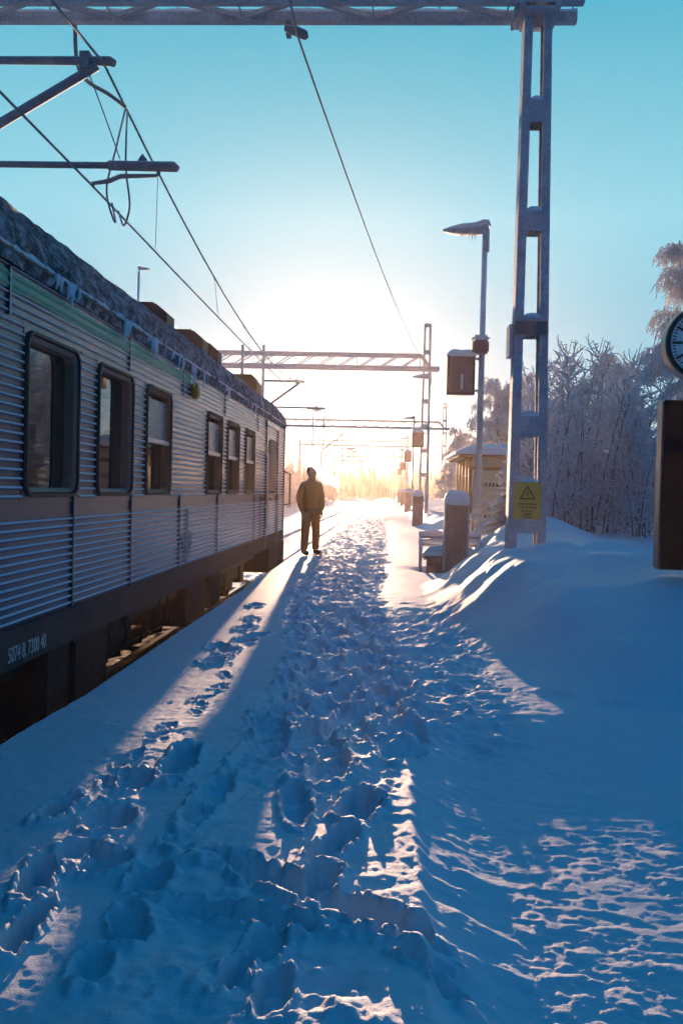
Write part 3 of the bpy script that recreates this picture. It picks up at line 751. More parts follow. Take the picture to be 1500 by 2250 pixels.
cantilever(g1, -5.9, 11.7, -3.48, 6.52, -2.67, 5.24, -2.93, 5.13, -3.72, 5.0)
b = MB(); b.box((-9.6, 11.6, -.9), (-9.3, 11.8, 7.9)); b.build('mast', M_steel, g1)
# lamp-like insulator under the beam that carries the feeder wire
local(g1)
ws = thing('warning_sign', 'yellow electric warning sign with triangle and bolt, on the foot of the nearest mast', 'sign', (1.67, 11.58, 1.25))
b = MB(); b.box((-.165, -.012, -.22), (.165, .0, .225)); b.build('plate', M_sign_y, ws, .003)
b = MB()
def tri(r, y, zc): return [(r * math.sin(R(120 * k)), y, zc + r * math.cos(R(120 * k))) for k in range(3)]
b.loft([tri(.112, -.0125, .075), tri(.112, -.0145, .075), tri(.083, -.0145, .075), tri(.083, -.0125, .075)], caps=False, smooth=False)
b.prism([(.010, .135), (-.016, .075), (.001, .078), (-.008, .038), (.016, .088), (0, .086), (.018, .135)], 'y', -.0145, -.0125)
b.build('triangle_symbol', M_black, ws)
for txt, z, sz in (('Livsfarlig ledning', -.045, .034), ('under spänning', -.085, .034), ('Gå ej nära', -.135, .034), ('nedfallna', -.170, .034), ('ledningar', -.203, .030)):
    o = link('sign_text', text_mesh(txt, sz, 'sign_text', M_black, .0008, 'CENTER'), ws); o.rotation_euler = (R(90), 0, 0); o.location = (0, -.0135, z)

def far_gantry(y, label, xm, ztop, xl, zb, slopex, xr, width=.36, arms=True, near=False):
    g = thing('overhead_gantry', label, 'gantry', (xm, y, 0), 'gantries along the line')
    bt = []; z = .9
    while z < ztop - .3: bt.append((z, z + .16)); z += 1.15
    bt.append((ztop - .12, ztop - .01))
    laced_mast(g, xm - width * .62, xm + width * .62, xm - width * .42, xm + width * .42, ztop, y - .13, .26, .11, bt, -.4)
    truss(g, xl, xr, y - .3, y + .3, zb, zb + .62, .98, .13, False, slopex)
    for xp in (-5.96, -6.95):
        b = MB(); b.box((xp - .06, y - .45, 4.6 if xp > -6.5 else 5.2), (xp + .06, y - .37, zb + .95))
        b.build('drop_post', M_steel, g)
    if arms: cantilever(g, -5.96, y - .41, -4.02, zb - .72, -3.0, zb - 1.95, -3.2, zb - 2.03, -3.5, zb - 2.15)
    b = MB(); b.box((xl, y - .1, -.9), (xl + .25, y + .1, zb + .7)); b.build('mast', M_steel, g)
    local(g); return g
far_gantry(45, 'second gantry with arched lattice beam crossing in front of the sun', 1.66, 9.2, -11.5, 7.09, 1.38, 2.25, .40)
far_gantry(87, 'third gantry, its thin mast standing right of the second mast', 4.95, 9.45, -11.5, 7.12, 4.45, 5.4, .42)
far_gantry(122, 'fourth gantry, thin beams in the glare beyond the second', 2.3, 8.6, -11.5, 7.1, 1.9, 2.9, .40)
far_gantry(160, 'fifth gantry, faint beam low in the glare', 2.3, 8.4, -11.5, 7.1, 1.9, 2.9, .40, False)
far_gantry(200, 'sixth gantry, very faint beam near the treetops', 2.2, 8.2, -11.5, 7.1, 1.9, 2.9, .40, False)
far_gantry(245, 'farthest gantry, barely visible just above the treetops', 2.2, 8.2, -11.5, 7.1, 1.9, 2.9, .40, False)

# ------------------------------------------------------------------ wires
def sag(p, q, s, n=14):
    p, q = Vector(p), Vector(q)
    return [p.lerp(q, i / n) - Vector((0, 0, s * 4 * (i / n) * (1 - i / n))) for i in range(n + 1)]
cat_ = thing('overhead_line', 'overhead line of contact and carrying wires above the coach', 'wire', (-3.6, 11.7, 5))
sup = [(-30, -3.5, 6.5, -3.65, 5.0), (11.7, -3.80, 6.53, -3.70, 4.97), (44.6, -4.1, 6.37, -3.5, 4.93), (86.6, -4.1, 6.40, -3.6, 4.96), (121.6, -4.1, 6.38, -3.5, 4.95), (159.6, -4, 6.4, -3.6, 4.95), (199.6, -4, 6.4, -3.6, 4.95), (244.6, -4, 6.4, -3.6, 4.95)]
sup[1] = (11.7, -3.62, 6.50, -3.70, 4.97)
mb, cb = MB(), MB(); drops = []
for (a, b_) in zip(sup[:-1], sup[1:]):
    ps = sag((a[1], a[0], a[2]), (b_[1], b_[0], b_[2]), 1.0); cs = sag((a[3], a[0], a[4]), (b_[3], b_[0], b_[4]), .08)
    mb.tube(ps, .016, 6, False); cb.tube(cs, .014, 6, False)
    for f in ((3, 5, 7, 9, 11) if a[0] < 40 else (4, 10)): drops.append((ps[f], cs[f]))
drops[5:10] = []
for yy2 in (14.7, 20.0, 24.6, 31, 38):
    f = (yy2 - 11.7) / (44.6 - 11.7)
    z1 = 6.50 + (6.37 - 6.50) * f - 4 * f * (1 - f); x1 = -3.62 + (-4.1 + 3.62) * f
    drops.append((Vector((x1, yy2, z1)), Vector((-3.70 + .2 * f, yy2, 4.97 - .04 * f - .32 * f * (1 - f)))))
mb.build('carrying_wire', M_wire, cat_); cb.build('contact_wire', M_wire, cat_)
for p, q in drops:
    b = MB(); b.tube([p, q], .0055 if p.y < 40 else .01, 5); b.tube([p + Vector((0, 0, -.05)), p + Vector((0, 0, .03))], .02, 6); b.build('dropper', M_wire, cat_)
def smooth_pts(pts, n=6):
    out = []; P_ = [Vector(p) for p in pts]; P_ = [P_[0]] + P_ + [P_[-1]]
    for i in range(1, len(P_) - 2):
        for k in range(n):
            t = k / n; a, b2, c2, d2 = P_[i - 1:i + 3]
            out.append(.5 * ((2 * b2) + (c2 - a) * t + (2 * a - 5 * b2 + 4 * c2 - d2) * t * t + (3 * b2 - a - 3 * c2 + d2) * t ** 3))
    out.append(P_[-2]); return out
for pts, r in (([(-4.09, 12, 7.9), (-4.09, 12, 7.4), (-4.06, 12, 6.7), (-3.93, 12, 6.42), (-3.72, 12.3, 6.36), (-3.634, 12.75, 6.38)], .026),
               ([(-3.634, 12.75, 6.37), (-3.60, 12.2, 5.6), (-3.64, 12, 5.1), (-3.60, 12, 4.82), (-3.55, 12.1, 4.66), (-3.66, 12.3, 4.97)], .013),
               ([(-3.635, 12.85, 6.36), (-3.46, 12.2, 5.8), (-3.40, 12, 5.3), (-3.35, 12, 4.95), (-3.38, 12.1, 4.8), (-3.50, 12.3, 4.68), (-3.66, 12.6, 4.95)], .013),
               ([(-3.82, 11.75, 6.4), (-3.66, 11.9, 5.95), (-3.45, 11.9, 5.4)], .008), ([(-3.95, 11.7, 5.22), (-3.80, 11.7, 5.08), (-3.70, 11.7, 4.99)], .006)):
    b = MB(); b.tube(smooth_pts(pts), r, 7); b.build('jumper_cable', M_wire, cat_)
for ch in cat_.children: ch.location = -Vector(cat_.location)
fd = thing('feeder_wire', 'single feeder wire hanging below the nearest beam and running to the second gantry', 'wire', (-1.25, 11.7, 7))
b = MB(); b.tube(sag((-1.2, -20, 7.0), (-1.245, 11.75, 6.86), .3), .014, 6, False); b.tube(sag((-1.245, 11.75, 6.86), (1.30, 45, 7.78), .35, 20), .014, 6, False); b.build('wire', M_wire, fd)
b = MB(); b.box((-1.40, 11.86, 6.93), (-1.34, 11.98, 7.10)); b.tube([(-1.40, 11.8, 6.98), (-1.27, 11.78, 6.93), (-1.16, 11.75, 6.87), (-1.13, 11.75, 6.83)], [.04, .062, .06, .03], 10); b.build('insulator', M_wire, fd)
for ch in fd.children: ch.location = -Vector(fd.location)

# ------------------------------------------------------------------ platform furniture
def lamp_post(name, label, x, y, zt, group, head=-1, thin=1.0, big=True, hs=1.0):
    t = thing(name, label, 'lamp', (x, y, height(x, y)), group)
    z0 = -height(x, y)
    b = MB(); b.tube([(0, 0, -.1), (0, 0, z0 + 1.75), (0, 0, z0 + 1.95), (0, 0, z0 + zt - .1)], [.085 * thin, .085 * thin, .058 * thin, .048 * thin], 14); b.build('pole', M_steel, t)
    b = MB(); z = z0 + zt
    b.tube([(.02, 0, z - .45), (.02, 0, z - .05)], .065 * thin, 10)
    rings = []
    for u, w, h0, h1 in ((0.06, .07, -.10, .05), (.0, .09, -.11, .10), (-.1, .10, -.12, .06), (-.25, .14, -.125, .03), (-.45, .16, -.12, .01), (-.62, .13, -.11, -.02), (-.74, .07, -.09, -.05), (-.78, .02, -.08, -.07)):
        rings.append([(-head * u, -w, z + h0), (-head * u, w, z + h0), (-head * u, w * .9, z + (h0 + h1) / 2 + .03), (-head * u, w * .5, z + h1), (-head * u, -w * .5, z + h1), (-head * u, -w * .9, z + (h0 + h1) / 2 + .03)])
    b.loft(rings); hd = b.build('lamp_head', M_steel, t)
    b = MB(); rings = []
    for u, w, h in ((.10, .02, .05), (.06, .08, .12), (-.05, .10, .125), (-.2, .13, .06), (-.45, .14, .035), (-.64, .08, -.01), (-.72, .03, -.04)):
        rings.append([(-head * u, -w, z + h - .05), (-head * u, w, z + h - .05), (-head * u, w * .6, z + h + .012), (-head * u, -w * .6, z + h + .012)])
    b.loft(rings); b.build('snow_cap', M_cap, hd)
    if hs != 1: hd.scale = (hs, hs, hs); hd.location.z = (z0 + zt) * (1 - hs)
    if big:
        b = MB(); rr = random.Random(2)
        for k in range(16):
            u = -rr.uniform(.12, .48); l = rr.choice([.02, .03, .04, .12]); yy2 = rr.uniform(-.12, .12)
            b.tube([(-head * u, yy2, z - .12), (-head * u, yy2, z - .13 - l)], [.008, .002], 4)
        b.build('icicle', M_cap, hd)
        b = MB(); b.box((-.12, -.06, z0 + .05), (-.07, .06, z0 + .85)); b.build('cable_duct', M_brown, t); b = MB(); b.box((-.16, -.13, z0 + .83), (.11, .1, z0 + .95)); b.build('collar_box', M_steel, t, .03)
    return t
GL = 'platform lamp posts'
lamp_post('lamp_post', 'tall snow-capped lamp post beside the nearest track sign, left of the big mast', 1.68, 18, 6.28, GL)
for k, (x, y, zt, lb) in enumerate([(1.75, 43.5, 6.62, 'second lamp post, its head just in front of the second gantry mast'), (1.72, 68, 6.62, 'third lamp post, left of the second mast in the glow'), (1.8, 93, 6.6, 'fourth lamp post down the platform, in the glow'), (1.8, 118, 6.6, 'fifth lamp post, tiny in the glow'), (1.8, 142, 6.6, 'farthest lamp post, last of the row in the glow')]):
    lamp_post('lamp_post', lb, x, y, zt, GL, -1, 1.0, False)
t = lamp_post('lamp_post', 'thin lamp post rising behind the coach roof on the left', -6.42, 24, 6.82, None, 1, .6, False, .36); t.location.z = 0

def track_sign(label, x0, x1, z0, z1, y, pole_x, digit, group):
    t = thing('track_sign', label, 'sign', ((x0 + x1) / 2, y, (z0 + z1) / 2), group)
    hw, hh = (x1 - x0) / 2, (z1 - z0) / 2
    b = MB(); b.box((-hw, -.09, -hh), (hw, .09, hh)); b.build('casing', M_brown, t, .02)
    b = MB()
    for (a, c2) in (((-hw, -.10, -hh), (-hw + .035, -.088, hh)), ((hw - .035, -.10, -hh), (hw, -.088, hh)), ((-hw - .002, -.102, -hh - .002), (hw + .002, -.087, -hh + .035))): b.box(a, c2)
    b.build('frame', M_ventbox, t)
    if digit:
        o = link('numeral', text_mesh(digit, .42, 'numeral', M_chalk, 0, 'CENTER', .002), t); o.rotation_euler = (R(90), 0, 0); o.location = (0.02, -.093, -.27)
    b = MB(); rings = []
    for i in range(13):
        u = i / 12; x = -hw * 1.04 + 2.08 * hw * u; h = .10 * (1 - abs(2 * u - 1) ** 4) + .015 + .015 * math.sin(u * 9)
        rings.append([(x, -.11, hh - .03), (x, -.10, hh + h * .7), (x, 0, hh + h), (x, .10, hh + h * .7), (x, .11, hh - .03)])
    b.loft(rings); b.build('snow_cap', M_cap, t)
    b = MB()
    for z in (hh - .06, -hh + .09): b.tube([(hw - .01, 0, z), (pole_x - (x0 + x1) / 2, 0, z)], .025, 8)
    b.build('bracket', M_steel, t)
    return t
GS = 'track signs along the platform'
track_sign('snow-capped brown sign with numeral 1 on the nearest lamp post', 1.04, 1.555, 3.16, 3.90, 18, 1.68, '1', GS)
track_sign('second track sign, amber in the glow, left of the second mast', 1.02, 1.56, 3.38, 4.08, 43.6, 1.75, '', GS)
track_sign('third track sign, pinkish, on the third lamp post', 1.10, 1.60, 3.49, 4.22, 68, 1.72, '', GS)
track_sign('fourth track sign, small amber box in the glow', 1.10, 1.65, 3.45, 4.2, 93, 1.8, '', GS)
track_sign('farthest track sign, tiny amber box in the glow', 1.10, 1.65, 3.45, 4.2, 118, 1.8, '', GS)
t = thing('loudspeaker', 'small snow-topped box clamped round the nearest lamp post above its sign', 'loudspeaker', (1.64, 17.93, 4.05))
b = MB(); b.box((-.14, -.15, -.12), (.15, .2, .12)); b.build('casing', M_brown, t, .03)
b = MB(); b.box((-.155, -.16, .115), (.165, .21, .21)); b.build('snow_cap', M_cap, t, .06, 3)
b = MB(); b.box((-.155, -.13, -.12), (-.142, .18, .1)); b.build('cover', M_steel, t)

def pillar(label, x, y, w, h, group, detail=True):
    z = min(height(x, y), .06) if detail else height(x, y) 
    t = thing('platform_pillar', label, 'pillar', (x, y, z - .05), group)
    b = MB(); b.box((-w / 2, -.14, 0), (w / 2, .14, h)); b.build('panel', M_brown, t, .015)
    b = MB()
    for s in (-1, 1): b.box((s * w / 2 - .018 if s > 0 else -w / 2 - .008, -.15, 0), (w / 2 + .008 if s > 0 else -w / 2 + .018, .15, h + .004))
    b.build('edge_trim', M_steel, t)
    b = MB(); rings = []
    for f, zz in ((1.03, h - .01), (1.06, h + .08), (1.0, h + .15), (.86, h + .20), (.6, h + .235), (.2, h + .25)):
        rings.append([(w / 2 * f * (abs(math.cos(a)) ** .35) * (1 if math.cos(a) > 0 else -1), .16 * f * (abs(math.sin(a)) ** .35) * (1 if math.sin(a) > 0 else -1), zz + .008 * math.sin(3 * a + zz * 40)) for a in np.linspace(.01, 2 * math.pi + .01, 25)[:-1]])
    b.loft(rings); b.build('snow_cap', M_cap, t)
    return t
GP = 'brown pillars along the platform'
pillar('brown snow-capped pillar at the right end of the bench', 1.19, 16.6, .41, 1.14, GP)
pillar('second pillar, left of the foot of the second mast', 1.19, 38, .42, 1.22, GP)
pillar('third pillar along the platform, pinkish with white cap', 1.34, 64, .42, 1.35, GP)
pillar('fourth pillar along the platform, hazy', 1.35, 90, .42, 1.35, GP)
pillar('farthest pillar, small and pale in the haze', 1.3, 114, .42, 1.35, GP)

t = thing('bench', 'snow-covered bench with curved armrest left of the nearest brown pillar', 'bench', (1.1, 16.9, -.03))
b = MB()
for zz in (.42, .56):
    b.tube([(-.52, .30, zz), (.55, .30, zz)], .028, 8)
b.build('backrest', M_steel, t)
b = MB()
for zz in (.45, .585): 
    rings = []
    for i in range(13):
        u = i / 12; x = -.53 + 1.1 * u; h = .085 + .02 * math.sin(u * 11 + zz * 9)
        rings.append([(x, .25, zz - .01), (x, .24, zz + h * .7), (x, .30, zz + h), (x, .36, zz + h * .7), (x, .35, zz - .01)])
    b.loft(rings)
rings = []
for i in range(15):
    u = i / 14; x = -.47 + 1.0 * u; h = .15 * (1 - abs(2 * u - 1) ** 6) + .02
    rings.append([(x, -.22, .245), (x, -.23, .24 + h * .6), (x, -.1, .25 + h), (x, .15, .25 + h), (x, .24, .24 + h * .6), (x, .24, .245)])
b.loft(rings); b.build('snow_cushion', M_cap, t)
b = MB(); b.box((-.46, -.2, .18), (.52, .24, .24)); b.box((-.40, -.16, -.12), (.5, -.13, .18)); b.build('seat', M_brown, t, .01)
for x in (-.5, .54):
    b = MB(); b.tube(smooth_pts([(x, -.22, -.12), (x, -.2, .15), (x, -.26, .36), (x, -.12, .50), (x, .15, .52), (x, .30, .60)]), .022, 8); b.tube([(x, .3, .6), (x, .26, .2), (x, .28, -.12)], .022, 8); b.build('armrest', M_steel, t)

# shelter
t = thing('waiting_shelter', 'waiting shelter with pale panels, brown posts and thick roof snow, behind the nearest lamp post', 'shelter', (2.16, 25.5, .3))
M_panel = plain('cream_panel', (0.62, 0.50, 0.34), .5, 0, .1)
M_woodb = plain('brown_post', (0.22, 0.085, 0.03), .6)
SW, SD = 2.3, 4.4
for (x, y) in ((0, 0), (0, 1.0), (0, 2.2), (0, 3.3), (0, SD), (SW, 0), (SW, SD)):
    b = MB(); b.box((x - .05, y - .05, -.3), (x + .05, y + .05, 2.0)); b.build('post', M_woodb, t)
b = MB(); b.box((.051, -.02, .12), (SW - .051, .02, 1.66)); b.build('end_panel', M_panel, t)
b = MB(); b.box((.051, -.02, 1.745), (SW - .051, .02, 2.0)); b.build('header_panel', M_panel, t)
b = MB(); b.box((.051, -.035, 1.665), (SW - .051, .035, 1.74)); b.box((.051, -.04, -.3), (SW - .051, .04, .115)); b.build('crossbar', M_woodb, t)
b = MB(); b.box((.0, -.0, 1.5), (.03, SD, 1.56)); b.build('side_rail', M_panel, t)
b = MB()
for zz in (.36, 1.22):
    for k in range(22): b.box((.12 + k * .095, -.0235, zz), (.165 + k * .095, -.0205, zz + .10))
b.build('marker_dashes', M_rubber, t)
b = MB(); b.box((SW - .02, .06, .1), (SW + .02, SD - .06, 2.0)); b.box((.06, SD - .02, .1), (SW - .06, SD + .02, 2.0)); b.build('back_wall', M_panel, t)
b = MB(); b.prism([(-.35, 2.0), (SW + .2, 2.0), (SW + .2, 2.16), (.4, 2.16), (-.35, 2.07)], 'y', -.3, SD + .3); rf = b.build('roof', M_woodb, t)
b = MB(); rings = []
for i in range(21):
    u = i / 20; y = -.36 + (SD + .72) * u; e = (1 - abs(2 * u - 1) ** 8)
    rings.append([(-.40, y, 2.06), (-.42, y, 2.10 + .04 * e), (-.2, y, 2.16 + .10 * e), (.2, y, 2.20 + .15 * e), (.9, y, 2.22 + .18 * e), (SW, y, 2.21 + .17 * e), (SW + .24, y, 2.18 + .06 * e), (SW + .22, y, 2.05)])
b.loft(rings); b.build('roof_snow', M_cap, rf)

# information board and clock at the right edge
t = thing('information_board', 'dark information screen on a post at the right edge above the snow bank', 'screen', (2.72, 8.0, .6))
m, tt2, bs = mat('screen_face'); n1 = noise(tt2, 1.5, 2); tt2.links.new(mixc(tt2, n1, (0.010, 0.006, 0.006), (0.022, 0.012, 0.012)), bs.inputs['Base Color']); bs.inputs['Roughness'].default_value = .3; bs.inputs['Specular IOR Level'].default_value = .15; M_screen = m
M_clockrim = plain('clock_rim', (0.30, 0.27, 0.24), .35, .6)
b = MB(); b.box((-.49, -.03, .13), (.49, .14, 1.53)); b.build('casing', plain('board_frame', (.20, .18, .17), .35, .5), t, .015)
b = MB(); b.box((-.478, -.04, .14), (.478, -.031, 1.52)); b.build('screen', M_screen, t)
b = MB(); b.tube([(0, .24, -.4), (0, .24, 2.35)], .06, 14); b.box((-.3, .141, .9), (.3, .2, 1.0)); b.build('post', M_dark, t)
c_ = thing('station_clock', 'round white station clock with black marks, cut by the right edge', 'clock', (2.547, 8.0, 2.594))
def circ(r, y, n=48): return [(r * math.cos(2 * math.pi * i / n), y, r * math.sin(2 * math.pi * i / n)) for i in range(n)]
b = MB(); b.loft([circ(.29, .12), circ(.315, .10), circ(.315, -.02), circ(.30, -.03)], smooth=False); b.build('casing', M_clockrim, c_)
b = MB(); b.loft([circ(.305, -.028), circ(.308, -.05), circ(.275, -.05), circ(.272, -.034)], caps=False, smooth=False); b.build('rim', M_rubber, c_)
m, tt2, bs = mat('clock_face'); bs.inputs['Base Color'].default_value = (.80, .82, .82, 1); bs.inputs['Roughness'].default_value = .3; M_face = m
b = MB(); b.v += circ(.274, -.036); b.face(list(range(48))); b.build('dial', M_face, c_)
b = MB()
for k in range(60):
    a = 2 * math.pi * k / 60; L = .085 if k % 5 == 0 else .028; w = .011 if k % 5 == 0 else .005
    ca, sa = math.cos(a), math.sin(a); n = len(b.v)
    for (r, s) in ((.262, -1), (.262, 1), (.262 - L, 1), (.262 - L, -1)): b.v.append((ca * r - sa * w * s, -.0385, sa * r + ca * w * s))
    b.face([n, n + 1, n + 2, n + 3])
b.build('minute_marks', M_black, c_)
def hand(a, L, w, nm):
    b = MB(); ca, sa = math.sin(a), math.cos(a)
    b.v += [(-ca * .05 + sa * w, -.041, -sa * .05 - ca * w), (ca * L + sa * w, -.041, sa * L - ca * w), (ca * L - sa * w, -.041, sa * L + ca * w), (-ca * .05 - sa * w, -.041, -sa * .05 + ca * w)]
    b.face([0, 1, 2, 3]); b.build(nm, M_black, c_)
hand(R(50), .17, .012, 'hour_hand'); hand(R(120), .24, .008, 'minute_hand')
b = MB(); b.box((.10, .12, -.06), (.28, .26, .06)); b.build('bracket', M_dark, c_)

# ------------------------------------------------------------------ the person
def skin(name, verts, edges, radii, m, parent, root=0, sub=2):
    me = D.meshes.new(name); me.from_pydata(verts, edges, [])
    o = D.objects.new(name, me); COL.objects.link(o)
    sk = o.modifiers.new('s', 'SKIN'); sk.use_smooth_shade = True
    for i, r in enumerate(radii):
        d = me.skin_vertices[0].data[i]; d.radius = r if isinstance(r, tuple) else (r, r); d.use_root = (i == root)
    sb = o.modifiers.new('d', 'SUBSURF'); sb.levels = sub; sb.render_levels = sub
    bpy.context.view_layer.update()
    me2 = D.meshes.new_from_object(o.evaluated_get(bpy.context.evaluated_depsgraph_get()))
    D.objects.remove(o); me2.name = name; me2.materials.clear(); me2.materials.append(m)
    return link(name, me2, parent)
def chainset():
    V, E_, Rr = [], [], []
    def ch(pts, start=None):
        last = start
        for (p, r) in pts:
            V.append(p); Rr.append(r)
            if last is not None: E_.append((last, len(V) - 1))
            last = len(V) - 1
        return last
    return V, E_, Rr, ch
M_skin = plain('skin', (0.45, 0.27, 0.19), .6)
M_jacket = plain('glare_tinted_jacket', (0.62, 0.25, 0.06), .8)  # bright ochre paints the sun's orange glare into the cloth
M_trouser = plain('glare_tinted_trousers', (0.42, 0.165, 0.045), .8)  # warm brown carries the same painted glare down the legs
M_boot = plain('boots', (0.02, 0.016, 0.013), .6)
M_hair = plain('hair', (0.05, 0.03, 0.02), .8)
pz = 0.0
pm = thing('person', 'person standing by the coach end, orange sun glare put into the clothing colours', 'person', (-1.545, 19.3, float(height(-1.545, 19.3)) + .005))
pm.rotation_euler = (0, 0, R(28))
V, E_, Rr, ch = chainset()
pel = ch([((0, 0, .93), .13)])
neck = ch([((0, .01, 1.08), .125), ((0, .02, 1.25), .14), ((0, .015, 1.42), .11), ((0, .0, 1.51), .058), ((0, -.012, 1.575), .066), ((0, -.02, 1.645), .092), ((0, -.012, 1.71), .096), ((0, -.005, 1.765), .074)], pel)
hd_i = neck - 2
ch([((0, -.105, 1.635), .016), ((0, -.122, 1.622), .012)], hd_i)           # nose
for s in (-1, 1):
    ch([((s * .085, 0, 1.65), .016), ((s * .094, .012, 1.66), .012)], hd_i)  # ears
    hip = ch([((s * .095, 0, .88), .10), ((s * .115, -.01, .50), .062), ((s * .12, .01, .28), .056), ((s * .125, .02, .09), .042), ((s * .135, -.08, .045), .04), ((s * .145, -.17, .035), .032)], pel)
    sh = 3
    wr = ch([((s * .185, .01, 1.43), .068), ((s * .225, .03, 1.28), .055), ((s * .245, .05, 1.12), .046), ((s * .232, -.01, 1.0), .04), ((s * .205, -.065, .885), .03), ((s * .20, -.085, .83), .036)], sh)
    for k, (fx, L) in enumerate(((-.027, .060), (-.009, .070), (.009, .066), (.027, .052))):
        x0 = s * .20; y0 = -.095 + fx
        ch([((x0, y0, .80), .0095), ((x0 - s * .006, y0 - .002, .80 - L * .55), .009), ((x0 - s * .022, y0 - .003, .80 - L), .0078)], wr)
    ch([((s * .185, -.128, .815), .011), ((s * .178, -.14, .785), .0095)], wr)
body = skin('body', V, E_, Rr, M_skin, pm)
V, E_, Rr, ch = chainset()
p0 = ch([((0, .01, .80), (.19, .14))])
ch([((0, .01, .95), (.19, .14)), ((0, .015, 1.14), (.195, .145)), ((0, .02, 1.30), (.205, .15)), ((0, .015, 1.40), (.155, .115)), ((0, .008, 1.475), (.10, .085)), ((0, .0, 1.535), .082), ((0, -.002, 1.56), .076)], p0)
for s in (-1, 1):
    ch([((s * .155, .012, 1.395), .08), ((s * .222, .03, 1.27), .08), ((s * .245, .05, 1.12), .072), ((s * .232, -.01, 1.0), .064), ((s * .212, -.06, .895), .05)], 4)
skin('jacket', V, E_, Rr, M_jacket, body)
V, E_, Rr, ch = chainset()
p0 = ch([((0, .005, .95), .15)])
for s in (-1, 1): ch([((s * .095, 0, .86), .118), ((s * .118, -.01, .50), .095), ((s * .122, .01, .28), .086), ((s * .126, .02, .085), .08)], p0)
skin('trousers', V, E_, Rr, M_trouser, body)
for s in (-1, 1):
    V, E_, Rr, ch = chainset()
    ch([((s * .127, .03, .13), .055), ((s * .13, .03, .06), .065), ((s * .138, -.09, .055), .06), ((s * .15, -.21, .045), .052)])
    skin('boot', V, E_, Rr, M_boot, body)
V, E_, Rr, ch = chainset()
ch([((0, .055, 1.60), .07), ((0, .04, 1.66), .098), ((0, .015, 1.72), .105), ((0, -.01, 1.765), .085)])
skin('hair', V, E_, Rr, M_hair, body)
for s in (-1, 1):
    b = MB(); b.tube([(s * .032, -.098, 1.66), (s * .032, -.104, 1.66)], .010, 8); b.build('eye', M_black, body)
b = MB(); b.tube([(-.022, -.100, 1.595), (0, -.106, 1.593), (.022, -.100, 1.595)], .005, 6); b.build('mouth', plain('lips', (.3, .12, .1), .6), body)
# breath
m = D.materials.new('breath_vapour'); m.use_nodes = True; t_ = m.node_tree; t_.nodes.clear()
pv = nd(t_, 'ShaderNodeVolumePrincipled'); pv.inputs['Color'].default_value = (1, .97, .93, 1); pv.inputs['Density'].default_value = 4.0; pv.inputs['Anisotropy'].default_value = .8
oo = nd(t_, 'ShaderNodeOutputMaterial'); t_.links.new(pv.outputs[0], oo.inputs['Volume']); M_vapour = m
bm = bmesh.new(); rr = random.Random(9)
for (x, y, z, r) in ((-1.43, 19.1, 1.75, .085), (-1.30, 19.05, 1.62, .13), (-1.19, 19.0, 1.55, .12), (-1.07, 18.98, 1.48, .085), (-1.24, 19.0, 1.66, .09), (-1.02, 19.0, 1.42, .05)):
    q = bmesh.ops.create_icosphere(bm, subdivisions=3, radius=1)['verts']
    for v in q:
        d = 1 + .28 * float(fbm(np.array(v.co.x * 1.7 + x * 9), np.array(v.co.y * 1.7 + v.co.z * 2.1), 3, 3))
        v.co = Vector((x, y, z)) + v.co * r * d
me = D.meshes.new('breath_cloud'); bm.to_mesh(me); bm.free(); me.materials.append(M_vapour)
o = link('breath_cloud', me)
rm = o.modifiers.new('r', 'REMESH'); rm.mode = 'VOXEL'; rm.voxel_size = .02; rm.use_smooth_shade = True
bpy.context.view_layer.update()
me2 = D.meshes.new_from_object(o.evaluated_get(bpy.context.evaluated_depsgraph_get())); o.modifiers.clear(); o.data = me2; me2.name = 'breath_cloud'
tag(o, 'pale cloud of breath drifting to the right of the person\'s head', 'breath')

# ------------------------------------------------------------------ trees
class TB:      # quick three-sided twigs
    def __init__(s): s.v = []; s.f = []
    def twig(s, pts, rs, n=3):
        k = len(pts); base = len(s.v)
        d = (pts[-1][0] - pts[0][0], pts[-1][1] - pts[0][1], pts[-1][2] - pts[0][2]); L = math.sqrt(d[0] ** 2 + d[1] ** 2 + d[2] ** 2) or 1
        d = (d[0] / L, d[1] / L, d[2] / L)
        a = (-d[1], d[0], 0) if abs(d[2]) < .95 else (1, 0, 0)
        la = math.sqrt(a[0] ** 2 + a[1] ** 2 + a[2] ** 2); a = (a[0] / la, a[1] / la, a[2] / la)
        c = (d[1] * a[2] - d[2] * a[1], d[2] * a[0] - d[0] * a[2], d[0] * a[1] - d[1] * a[0])
        for i in range(k):
            p = pts[i]; r = rs[i]
            for j in range(n):
                t = 2 * math.pi * j / n + .5; x, y = math.cos(t) * r, math.sin(t) * r
                s.v.append((p[0] + a[0] * x + c[0] * y, p[1] + a[1] * x + c[1] * y, p[2] + a[2] * x + c[2] * y))
        for i in range(k - 1):
            for j in range(n):
                q = base + i * n + j; w = base + i * n + (j + 1) % n; s.f.append((q, w, w + n, q + n))
    def quad(s, p, u, v):
        n = len(s.v); s.v += [(p[0] - u[0], p[1] - u[1], p[2] - u[2]), (p[0] + v[0], p[1] + v[1], p[2] + v[2]), (p[0] + u[0], p[1] + u[1], p[2] + u[2]), (p[0] - v[0], p[1] - v[1], p[2] - v[2])]
        s.f.append((n, n + 1, n + 2, n + 3))
    def mesh(s, name, m):
        me = D.meshes.new(name); me.from_pydata(s.v, [], s.f); me.materials.append(m); me.update(); return me
def rdir(rr, el0, el1):
    a = rr.random() * 2 * math.pi; e = R(rr.uniform(el0, el1)); return (math.cos(a) * math.cos(e), math.sin(a) * math.cos(e), math.sin(e))
def padd(p, d, l): return (p[0] + d[0] * l, p[1] + d[1] * l, p[2] + d[2] * l)
